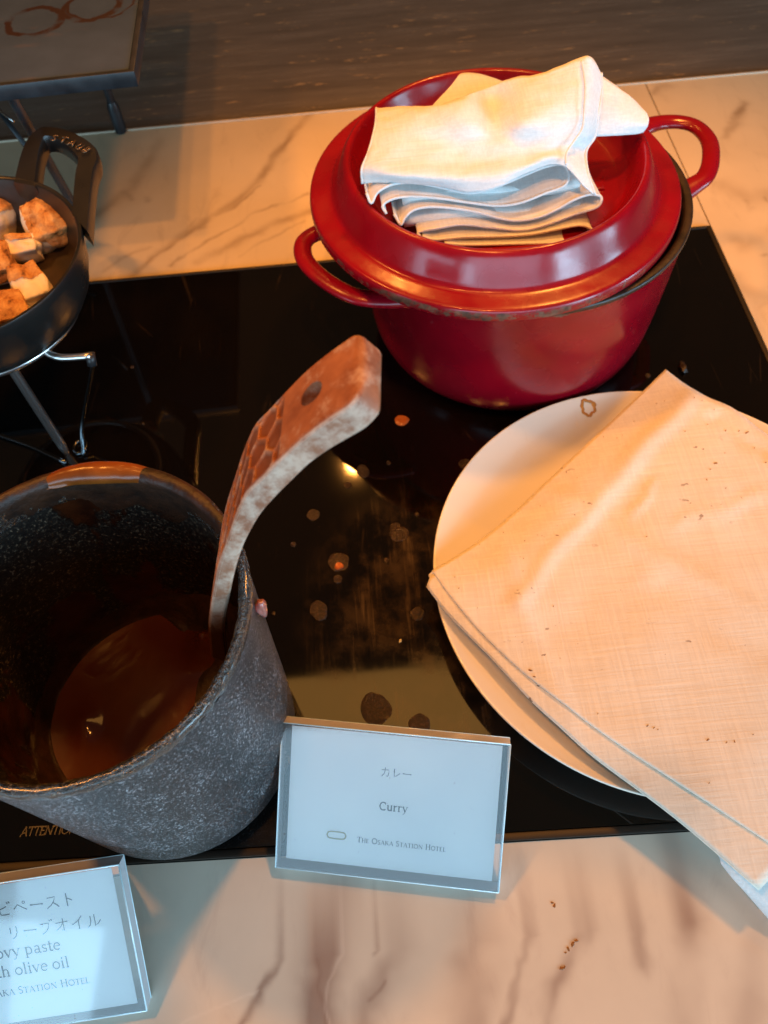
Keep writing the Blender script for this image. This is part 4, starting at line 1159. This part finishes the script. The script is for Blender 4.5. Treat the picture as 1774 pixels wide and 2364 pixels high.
# sauce run over the rim and down the inside
def smear(a0, a1, zt, zb, r_out, seed, amp=0.0025):
    vs, fs = [], []
    NA, NZ = 60, 26
    for i in range(NA + 1):
        u = i / NA
        a = a0 + (a1 - a0) * u
        env = math.sin(PI * u) ** 0.8
        low = zt - (zt - zb) * env * (0.55 + 0.6 * abs(noise.noise(Vector((u * 4 + seed, seed, 0)))))
        for j in range(NZ + 1):
            w = j / NZ
            # path: outside lip -> crest -> down the inner wall
            if w < 0.35:
                th = PI * (0.42 + (w / 0.35 - 0.42) * (min(1, env * 1.5) if w < 0.147 else 1))
                q_ = 0.86 + 0.17 * min(1, env * 1.6) + 0.06 * noise.noise(Vector((u * 9, seed, 1))); r = 0.0785 + 0.0034 * q_ * math.cos(th); z = 0.1942 + 0.0040 * q_ * math.sin(th)
                r0 = 0.0785; 
            else:
                k = (w - 0.35) / 0.65
                z = 0.1942 + (low - 0.1942) * k
                r = 0.0751 - (0.1942 - z) * 0.028
            thick = amp * env * (0.35 + 0.8 * (0.5 + noise.noise(Vector((u * 3, w * 2, seed))))) * math.sin(PI * min(1, w * 1.02)) ** 0.5
            if w < 0.35: r += thick * math.cos(w / 0.35 * PI); z += thick * math.sin(w / 0.35 * PI)
            else: r += 0.0009 * (1 - min(1, env * 1.8)) - thick
            if w < 0.35: r = 0.0785 + (r - 0.0785) * (0.78 + 0.22 * max(0, min(1, env * 1.2 + 0.45 * noise.noise(Vector((u * 11, w * 7, seed)))))); z = 0.1942 + (z - 0.1942) * (0.78 + 0.22 * max(0, min(1, env * 1.2 + 0.45 * noise.noise(Vector((u * 11, w * 7, seed))))))
            vs.append((BC.x + r * math.cos(a), BC.y + r * math.sin(a), z))
    for i in range(NA):
        for j in range(NZ):
            q = i * (NZ + 1) + j
            fs.append((q, q + 1, q + NZ + 2, q + NZ + 1))
    return vs, fs
obj('sauce_drip', smear(math.radians(60), math.radians(112), 0.195, 0.189, 0, 2, 0.0036), M_SAUCE, bp)
M_DARKSAUCE = Mat('dried_dark_sauce')
nn_ = M_DARKSAUCE.noise(90, 5, 0.6)
M_DARKSAUCE.p(base=M_DARKSAUCE.ramp(nn_, [(0.3, (0.010, 0.005, 0.003)), (0.7, (0.050, 0.018, 0.007))]), rough=0.5, coat=0.0, normal=M_DARKSAUCE.bump(nn_, 0.8, 0.002))
obj('sauce_drip', smear(math.radians(15), math.radians(140), 0.193, 0.150, 0, 7, 0.0016), M_DARKSAUCE.m, bp)

# curry inside
cz = 0.050
vs, fs = [], []
NR, NAa = 26, 96
HP = at(446, 1385, 0.062); RP = at(185, 1560, 0.05)
for i in range(NR + 1):
    r = 0.0705 * i / NR
    for k in range(NAa):
        a = 2 * PI * k / NAa
        x, y = BC.x + r * math.cos(a), BC.y + r * math.sin(a)
        d = math.hypot(x - HP.x, y - HP.y)
        z = cz + 0.026 * math.exp(-(d / 0.009) ** 1.3) + 0.0003 * noise.noise(Vector((x * 30, y * 30, 1))) + 0.0008 * (i / NR) ** 8 + 0.0030 * math.exp(-(math.hypot(x - RP.x, (y - RP.y) * 0.7) / 0.007) ** 2)
        vs.append((x, y, z))
for i in range(NR):
    for k in range(NAa):
        l = (k + 1) % NAa
        fs.append((i * NAa + k, (i + 1) * NAa + k, (i + 1) * NAa + l, i * NAa + l))
cur = obj('curry', (vs, fs), M_CURRY, None)
tag(cur, 'thick brown curry sauce at the bottom of the tall black pot', 'curry')

# thick dark residue between the pool and the wall
outl = [at(x, y, cz + 0.0006) for x, y in ((112, 1550), (116, 1600), (130, 1645), (165, 1690), (230, 1700), (310, 1650), (375, 1570), (402, 1500), (405, 1440), (385, 1375), (345, 1332), (290, 1325), (235, 1345), (185, 1390), (148, 1435), (122, 1490))]
outl = smoothpath(outl, 6, closed=True)
vs, fs = [], []
NO, NL = len(outl), 12
for p in outl:
    d = Vector((p.x - BC.x, p.y - BC.y, 0))
    if d.length > 0.066: p = Vector((BC.x, BC.y, p.z)) + d.normalized() * 0.066
    d = Vector((p.x - BC.x, p.y - BC.y, 0)); a = math.atan2(d.y, d.x)
    pc_ = outl_c = Vector((-0.163, 0.176, 0))
    a = math.atan2(p.y - pc_.y, p.x - pc_.x)
    # hit the wall along the same heading
    ex_, ey_ = math.cos(a), math.sin(a)
    ox_, oy_ = p.x - BC.x, p.y - BC.y
    bq = ox_ * ex_ + oy_ * ey_; cq_ = ox_ ** 2 + oy_ ** 2 - 0.0716 ** 2
    t_ = -bq + math.sqrt(max(0, bq * bq - cq_))
    zt_ = 0.072 + 0.35 * t_ + 0.010 * noise.noise(Vector((ex_ * 2, ey_ * 2, 3)))
    for k in range(NL + 1):
        u = k / NL
        x, y = p.x + ex_ * t_ * u, p.y + ey_ * t_ * u
        z = cz - 0.002 + (zt_ - cz) * (u ** 1.7) + 0.0014 * math.sin(PI * min(1, u * 3)) + 0.003 * noise.noise(Vector((x * 90, y * 90, u * 2))) * u
        vs.append((x, y, z))
for i in range(NO):
    j = (i + 1) % NO
    for k in range(NL):
        fs.append((i * (NL + 1) + k, i * (NL + 1) + k + 1, j * (NL + 1) + k + 1, j * (NL + 1) + k))
obj('sauce_residue', (vs, fs), M_DARKSAUCE.m, bp)

# onion scrap stuck to the outside wall
sc_c = at(572, 1278, 0.160)
bm = bmesh.new(); bmesh.ops.create_icosphere(bm, subdivisions=3, radius=1)
for v in bm.verts:
    q = v.co * (1 + 0.4 * noise.noise(v.co * 1.7))
    v.co = Vector((-0.0600 + 0.0, 0.170, 0.176)) + Vector((q.x * 0.0028, q.y * 0.0032, q.z * 0.0068))
sp = obj('onion_scrap', bm, M_ONION, None)
tag(sp, 'pinkish scrap of cooked onion stuck outside the black pot rim', 'food scrap')

# ------------------------------------------------------------------ WOODEN LADLE
lad = thing('ladle', (BC.x + 0.06, BC.y, 0.05), 'carved wooden ladle with a honeycomb pattern and a hole, leaning in the black pot', 'ladle')
LP0 = (-0.072, 0.168, 0.2); LN = Vector((0.0, -1.0, 0.12)).normalized()
def c1(x, y): return ((420 + .3436 * x) / KK, (740 + .3436 * y) / KK)
def LPt(x, y): return atplane(*c1(x, y), LP0, LN)
#   front edge of the carved face (ridge)     right hand outline of the side face
ridge = [(190, 2260), (175, 2050), (205, 1830), (243, 1650), (300, 1480), (352, 1330), (432, 1160), (540, 1050), (660, 930), (800, 800), (960, 680), (1085, 596), (1150, 545)]
low = [(310, 2290), (290, 2060), (325, 1850), (362, 1680), (410, 1535), (455, 1440), (530, 1315), (625, 1205), (745, 1085), (860, 975), (1010, 870), (1200, 762), (1330, 680)]
left = [(120, 2200), (135, 2020), (150, 1790), (172, 1600), (200, 1400), (235, 1235), (300, 1040), (365, 880), (440, 745), (560, 575), (730, 385), (910, 205), (1062, 112)]
B = smoothpath([LPt(*p) for p in ridge], 10)
Cc = smoothpath([LPt(*p) for p in low], 10)
back = Vector((0.10, 1.0, 0.02)).normalized()
# width of the carved face at each station, from the left outline
Bc = [LPt(*p) for p in ridge]
def width(b, px):
    best = None
    for k in range(2, 60):
        w = k * 0.001
        q = b + back * w
        v = q - CPOS
        zc = v.dot(CD); X = 1850 * v.dot(CR) / zc + 887; Y = 1182 - 1850 * v.dot(CU) / zc
        # distance to left outline polyline
        d = 1e9
        for i in range(len(px) - 1):
            ax, ay = 420 + .3436 * px[i][0], 740 + .3436 * px[i][1]
            bx, by = 420 + .3436 * px[i + 1][0], 740 + .3436 * px[i + 1][1]
            t_ = max(0, min(1, ((X - ax) * (bx - ax) + (Y - ay) * (by - ay)) / ((bx - ax) ** 2 + (by - ay) ** 2 + 1e-9)))
            d = min(d, math.hypot(X - ax - t_ * (bx - ax), Y - ay - t_ * (by - ay)))
        if best is None or d < best[0]: best = (d, w)
    return best[1]
left_ext = left + [(1085, 112)]
Wd = [max(0.012, min(0.034, width(b, left_ext))) for b in Bc]
print('hole'); print('ladle widths', [round(w, 3) for w in Wd], 'z', [round(b.z, 3) for b in Bc], 'y', [round(b.y, 3) for b in Bc], 'x', [round(b.x, 3) for b in Bc])
Wd[-1] = Wd[-2] = (Wd[-3] + Wd[-2]) / 2
Ws = [p.x for p in smoothpath([(w, 0, 0) for w in Wd], 10)]
NU = len(B); NVw = 44; NVt = 14
def hexcell(s, t):
    """staggered elongated cells along the handle; returns 0 at the grooves, 1 inside"""
    L, Wc = 0.0128, 0.0104
    best, second = 9, 9
    i0 = int(math.floor(s / L)); j0 = int(math.floor(t / Wc))
    for i in range(i0 - 1, i0 + 3):
        for j in range(j0 - 1, j0 + 3):
            cx_ = (i + 0.5 * (j % 2)) * L + 0.0022 * noise.noise(Vector((i * 3.3, j * 1.7, 0)))
            cy_ = (j + 0.5) * Wc + 0.0008 * noise.noise(Vector((i * 1.3, j * 2.7, 5)))
            dx, dy = (s - cx_), (t - cy_)
            d = math.hypot(dx, dy)
            if d < best: best, second = d, best
            elif d < second: second = d
    return max(0.0, min(1.0, (second - best - 0.0010) / 0.0012))
arcs = [0.0]
for i in range(1, NU): arcs.append(arcs[-1] + (B[i] - B[i - 1]).length)
SN = []                                                # subdivide stations finely
vs, fs, cell, edge, side = [], [], [], [], []
NUU = 420
def samp(A, s):
    s = min(max(s, 0), arcs[-1] - 1e-9)
    lo = 0
    import bisect
    lo = max(0, bisect.bisect_right(arcs, s) - 1)
    lo = min(lo, NU - 2)
    t = (s - arcs[lo]) / max(1e-9, arcs[lo + 1] - arcs[lo])
    return A[lo] * (1 - t) + A[lo + 1] * t
Ltot = arcs[-1]
cell_end = 0.0
# hexagons stop a little below the hole
hexref = LPt(650, 935)
hexend = arcs[min(range(NU), key=lambda i: (B[i] - hexref).length)]
hs = arcs[-1] - 0.0; 
perim = NVw * 2 + NVt * 2
prog = []
for i in range(NUU + 1):
    s = Ltot * i / NUU
    b, c_, w = samp(B, s), samp(Cc, s), samp(Ws, s)
    rim = 0.0
    endk = max(0, 1 - (Ltot - s) / 0.004)
    sh = 1 - 0.10 * endk ** 2
    a_, d_ = b + back * w, c_ + back * w
    ctr = (a_ + b + c_ + d_) / 4
    up = (b - c_).normalized()                          # outward normal of the carved face
    ring = []
    def add(p, ce, ed, si):
        ring.append(len(vs)); vs.append(ctr + (p - ctr) * sh); cell.append(ce); edge.append(ed); side.append(si)
    for j in range(NVw):                               # carved face, front edge to back edge
        t = j / NVw
        tt = t * w
        inset = min(tt, w - tt)
        p = b.lerp(a_, t)
        p -= up * 0.0016 * max(0, 1 - inset / 0.002) ** 2
        ce = 0.0
        if s < hexend and inset > 0.0018:
            m_ = min(1, (hexend - s) / 0.0015) * min(1, (inset - 0.0018) / 0.0006)
            ce = hexcell(s, tt) * m_
            p -= up * 0.0012 * ce
        add(p, ce, max(0, 1 - inset / 0.0026) if t < 0.5 else max(0, 1 - inset / 0.0015) * 0.8, 0.0)
    for (p0, p1, nn, sd) in ((a_, d_, NVt, 0.5), (d_, c_, NVw // 2, 0.5), (c_, b, NVt * 2, 1.0)):
        for j in range(nn):
            t = j / nn
            p = p0.lerp(p1, t)
            l = (p1 - p0).length
            ins = min(t, 1 - t) * l
            nrm_ = (p - ctr); 
            p = p - (p - ctr).normalized() * 0.0012 * max(0, 1 - ins / 0.002) ** 2
            add(p, 0, max(0, 1 - ins / 0.003) if sd == 1.0 else 0.2, sd)
    prog.append(ring)
nP = len(prog[0])
for i in range(NUU):
    for j in range(nP):
        k = (j + 1) % nP
        fs.append((prog[i][j], prog[i][k], prog[i + 1][k], prog[i + 1][j]))
# rounded end caps
for ring, sgn in ((prog[-1], 1), (prog[0], -1)):
    pts = [Vector(vs[q]) for q in ring]
    ctr = sum(pts, Vector()) / len(pts)
    dirv = (samp(B, Ltot) - samp(B, Ltot - 0.004)).normalized() if sgn > 0 else (samp(B, 0) - samp(B, 0.004)).normalized()
    prev = ring
    for k, (f_, h_) in enumerate(((0.93, 0.0012), (0.80, 0.0022), (0.55, 0.0030), (0.25, 0.0034))):
        new = []
        for q in pts:
            new.append(len(vs)); vs.append(ctr + (q - ctr) * f_ + dirv * h_)
            cell.append(0); edge.append(0.5 if k == 0 else 0.1); side.append(0.15)
        for j in range(nP):
            l = (j + 1) % nP
            fs.append((prev[j], prev[l], new[l], new[j]) if sgn > 0 else (prev[l], prev[j], new[j], new[l]))
        prev = new
    fs.append(tuple(prev))
h = obj('handle', (vs, fs), M_WOOD, lad)
set_attr(h, 'cell', cell); set_attr(h, 'edge', edge); set_attr(h, 'side', side)
# drill the hanging hole
tgt = c1(880, 490)
bestp = None
for i in range(NU - 40, NU):
    for j in range(1, 20):
        p = B[i] + back * (Ws[i] * j / 20)
        v_ = p - CPOS; zc = v_.dot(CD)
        X = (1850 * v_.dot(CR) / zc + 887) / KK; Y = (1182 - 1850 * v_.dot(CU) / zc) / KK
        d = math.hypot(X - tgt[0], Y - tgt[1])
        if bestp is None or d < bestp[0]: bestp = (d, p.copy(), (B[i] - Cc[i]).normalized())
hc, hn = bestp[1], bestp[2]
print('hole', bestp, len(h.data.polygons))
cut = obj('hole_cutter', tube([hc - hn * 0.05, hc + hn * 0.02], 0.0047, 32), M_WOOD, None)
for ob_ in (h, cut):
    bm = bmesh.new(); bm.from_mesh(ob_.data); bmesh.ops.recalc_face_normals(bm, faces=bm.faces); bm.to_mesh(ob_.data); bm.free()
bo = h.modifiers.new('hole', 'BOOLEAN'); bo.operation = 'DIFFERENCE'; bo.object = cut; bo.solver = 'EXACT'
bpy.context.view_layer.update()
dg = bpy.context.evaluated_depsgraph_get()
nm = bpy.data.meshes.new_from_object(h.evaluated_get(dg), preserve_all_data_layers=True, depsgraph=dg)
print('holed', len(nm.polygons), len(h.data.polygons)); h.modifiers.clear(); h.data = nm
bpy.data.objects.remove(cut)
for p_ in h.data.polygons: p_.use_smooth = True
h.data.set_sharp_from_angle(angle=math.radians(55))
# bowl of the ladle, sunk in the curry
bc = Vector((HP.x - 0.012, HP.y - 0.012, 0.044))
vb, fb = lathe([(0.0, -0.018), (0.014, -0.016), (0.024, -0.008), (0.028, 0.002), (0.026, 0.0035), (0.020, -0.004), (0.0, -0.012)], bc, 32)
ob = obj('bowl', (vb, fb), M_WOOD, lad)
for a in ('cell', 'edge', 'side'): set_attr(ob, a, [0.0] * len(vb))

# ------------------------------------------------------------------ NAME CARDS
def card(corners, name_label, lines, logo, textpos, margins=(0.07, 0.06, 0.035, 0.10)):
    """corners: front face TL, TR, BR, BL (world). A solid acrylic block, paper behind the front."""
    TL, TR, BR, BL = corners
    ex = ((TR - TL) + (BR - BL)).normalized()
    ey = ((TL - BL) + (TR - BR)); ey = (ey - ex * ey.dot(ex)).normalized()
    nz = ex.cross(ey).normalized()
    Wc = ((TR - TL).length + (BR - BL).length) / 2
    Hc = ((TL - BL).length + (TR - BR).length) / 2
    O = (TL + TR + BR + BL) / 4 - ex * Wc / 2 - ey * Hc / 2
    P = lambda x, y, z=0: O + ex * (x * Wc) + ey * (y * Hc) + nz * z
    th = 0.0100
    base = thing('name_card', (P(.5, 0, -th).x, P(.5, 0, -th).y, 0.0), name_label, 'name card')
    # block: front face, edges, back as separate plates
    def quadface(pts): return ([Vector(p) for p in pts], [(0, 1, 2, 3)])
    b = 0.0006
    front = hexa([P(0, 0, -b), P(1, 0, -b), P(1, 1, -b), P(0, 1, -b), P(0, 0), P(1, 0), P(1, 1), P(0, 1)], 0.0002, 1)
    front.free()
    obj('acrylic_front', quadface([P(0, 0), P(1, 0), P(1, 1), P(0, 1)]), M_ACRYL, base, smooth=False)
    def wall(x0, y0, x1, y1):
        return hexa([P(x0, y0, -th), P(x1, y0, -th), P(x1, y1, -th), P(x0, y1, -th), P(x0, y0, -b - .0001), P(x1, y0, -b - .0001), P(x1, y1, -b - .0001), P(x0, y1, -b - .0001)])
    ew, eh = 0.0007 / Wc, 0.0007 / Hc
    obj('acrylic_edge', wall(0, 1 - eh, 1, 1), M_ACRYLEDGE, base, smooth=False)
    obj('acrylic_edge', wall(0, 0, 1, eh), M_ACRYLEDGE, base, smooth=False)
    obj('acrylic_edge', wall(0, eh, ew, 1 - eh), M_ACRYLEDGE, base, smooth=False)
    obj('acrylic_edge', wall(1 - ew, eh, 1, 1 - eh), M_ACRYLEDGE, base, smooth=False)
    # bright arrises along the front edges
    for a_, c_ in (((0, 0), (1, 0)), ((0, 1), (1, 1)), ((0, 0), (0, 1)), ((1, 0), (1, 1))):
        obj('polished_arris', tube([P(*a_, -0.0003), P(*c_, -0.0003)], 0.00042, 8), M_ARRIS, base)
    for a_, c_ in (((0, 0), (1, 0)), ((0, 1), (1, 1)), ((1, 0), (1, 1))):
        obj('polished_arris', tube([P(*a_, -th), P(*c_, -th)], 0.00032, 8), M_ARRIS, base)
    l_, r_, t_, b_ = margins
    pz = -0.0016
    paper = hexa([P(l_, b_, pz - .0003), P(1 - r_, b_, pz - .0003), P(1 - r_, 1 - t_, pz - .0003), P(l_, 1 - t_, pz - .0003), P(l_, b_, pz), P(1 - r_, b_, pz), P(1 - r_, 1 - t_, pz), P(l_, 1 - t_, pz)])
    pp = obj('printed_insert', paper, M_PAPER, base, smooth=False)
    for i, (txt, cap, x, y, kw, anchor) in enumerate(lines):
        capm = cap * Hc
        w = text_width(txt, capm, kw.get('small'), kw.get('track', 0))
        x0 = x * Wc - (w / 2 if anchor == 'c' else (w if anchor == 'r' else 0))
        org = O + ex * x0 + ey * (y * Hc) + nz * (pz + 0.00012)
        dat, _ = lettering(txt, org, ex, ey, nz, capm, **kw)
        obj('lettering', dat, M_INK, pp, smooth=False)
    if logo:
        cx, cy, lw, lh = logo
        ch = 0.28
        pts = [(-.5, -.12), (-.5, .12), (-.36, .5), (.36, .5), (.5, .12), (.5, -.12), (.36, -.5), (-.36, -.5)]
        P3 = [P(cx + px * lw, cy + py * lh, pz + 0.0001) for px, py in pts]
        P3 = smoothpath(P3, 3, closed=True)
        obj('logo', tube(P3, 0.00042, 6, closed=True, squash=0.25, upv=nz), M_GOLDINK, pp)
    # rear prop that holds the block up
    back_ = [P(.12, .02, -th - .0005), P(.88, .02, -th - .0005), P(.88, .90, -th - .0005), P(.12, .90, -th - .0005)]
    ft_ = [Vector((p.x, p.y, 0)) for p in (P(.12, .90, -th - .004), P(.88, .90, -th - .004))]
    ft_ = [f_ + Vector((ey.x, ey.y, 0)).normalized() * 0.004 for f_ in ft_]
    obj('prop', hexa([ft_[0], ft_[1], ft_[1] + Vector((0, .0015, 0)), ft_[0] + Vector((0, .0015, 0)), back_[3] - ey * .004, back_[2] - ey * .004, back_[2] - ey * .0025, back_[3] - ey * .0025]), M_ACRYL, base, smooth=False)
    return base, P
M_ARRIS = simple('polished_acrylic_edge', (0.62, 0.80, 0.86), 0.15, 0.0, spec=1.0)
zc0, zc1 = 0.0075, 0.0640
TL, TR = at(603.4, 1561.8, zc1), at(1101, 1607.5, zc1)
BL, BR = at(601, 1873, zc0), at(1080, 1931, zc0)
print('card w', (TR - TL).length, (BR - BL).length, 'h', (TL - BL).length, (TR - BR).length)
dz = 0
card([TL, TR, BR, BL], 'acrylic name card reading Curry with katakana above, standing right of the black pot',
     [('カレー', 0.062, 0.520, 0.700, {}, 'c'), ('Curry', 0.054, 0.515, 0.470, {'bold': 1.05}, 'c'), ('The Osaka Station Hotel', 0.037, 0.560, 0.232, {'small': 0.78, 'track': 0.055, 'bold': 1.0}, 'c')],
     (0.268, 0.262, 0.082, 0.045), None, (0.045, 0.032, 0.02, 0.065))
zb1 = 0.0640
TR2, BR2 = at(251, 1870, zb1), at(323, 2183, zc0)
e = (at(251, 1870, zb1) - at(0, 1908, zb1)).normalized()
Wd2 = 0.134
TL2, BL2 = TR2 - e * Wd2, BR2 - e * Wd2
print('card2 h', (TR2 - BR2).length)
card([TL2, TR2, BR2, BL2], 'acrylic name card for anchovy paste and olive oil, lying at the lower left corner',
     [('ビペースト', 0.088, 0.810, 0.775, {}, 'r'), ('リーブオイル', 0.088, 0.893, 0.612, {}, 'r'), ('anchovy paste', 0.073, 0.708, 0.495, {}, 'r'), ('with olive oil', 0.073, 0.728, 0.368, {}, 'r'), ('The Osaka Station Hotel', 0.050, 0.796, 0.240, {'small': 0.8, 'track': 0.05}, 'r')],
     None, None, (0.05, 0.035, 0.02, 0.050))

# ------------------------------------------------------------------ SMALL SCRAPS
def fleck(pts, r, m_, label, cat, grp=None, name='sauce_fleck'):
    parts = []
    for i, (x, y, k) in enumerate(pts):
        p = at(x, y, 0.0)
        parts.append(blob(p.x, p.y, 0.0, r * k, r * 0.35 * k, i, 0.6, 0.3, n=12, rings=3, seed=x))
    o = obj(name, merge(*parts), m_, None)
    tag(o, label, cat, grp)
fleck([(1193, 1950, .7), (1198, 1957, 1.0)], 0.0014, M_BROWN, 'orange fleck of dried sauce on the marble below the plate', 'sauce fleck')
fleck([(1245, 2032, .8), (1238, 2040, 1.1), (1228, 2050, .9), (1222, 2058, .5)], 0.0016, M_BROWN, 'elongated ochre sauce smear on the near marble', 'sauce fleck')
fleck([(1214, 2092, 1.0), (1220, 2090, .6)], 0.0015, M_BROWN, 'small ochre sauce dot at the bottom of the near marble', 'sauce fleck')
p = at(865, 1385, GZ)
o = obj('crumb', blob(p.x, p.y, GZ, 0.0016, 0.0012, 1.2, 0.6, 0.3, n=10, rings=3, seed=5), M_CRUMB, None)
tag(o, 'tiny pale yellow crumb on the hob between pot and plate', 'crumb')
p = at(1475, 797, GZ)
bm = bmesh.new(); bmesh.ops.create_icosphere(bm, subdivisions=3, radius=1)
for v in bm.verts:
    q = v.co * (1 + 0.5 * noise.noise(v.co * 1.7))
    v.co = Vector((p.x, p.y, GZ + 0.0022)) + Vector((q.x * 0.0028, q.y * 0.0060, q.z * 0.0022))
o = obj('food_scrap', bm, M_POTIN, None)
tag(o, 'dark shrivelled scrap on the hob right of the red pot', 'food scrap')

# crust specks resting on the big napkin
bpy.context.view_layer.update()
dg = bpy.context.evaluated_depsgraph_get()
tops = [c for c in nap2.children if c.name.startswith('top_sheet')][0]
te = tops.evaluated_get(dg)
mw = te.matrix_world.inverted()
vs, fs = CR_DATA
out = []
for v in vs:
    v = Vector(v)
    ok, loc, nn, idx = te.ray_cast(mw @ Vector((v.x, v.y, 0.2)), Vector((0, 0, -1)))
    z = (te.matrix_world @ loc).z if ok else 0.034
    out.append((v.x, v.y, z + (v.z - 0.0361) + 0.00005))
o = obj('crust_specks', (out, fs), M_BROWN, None)
tag(o, 'small brown crust specks scattered over the napkin on the plate', 'crumbs', kind='stuff')
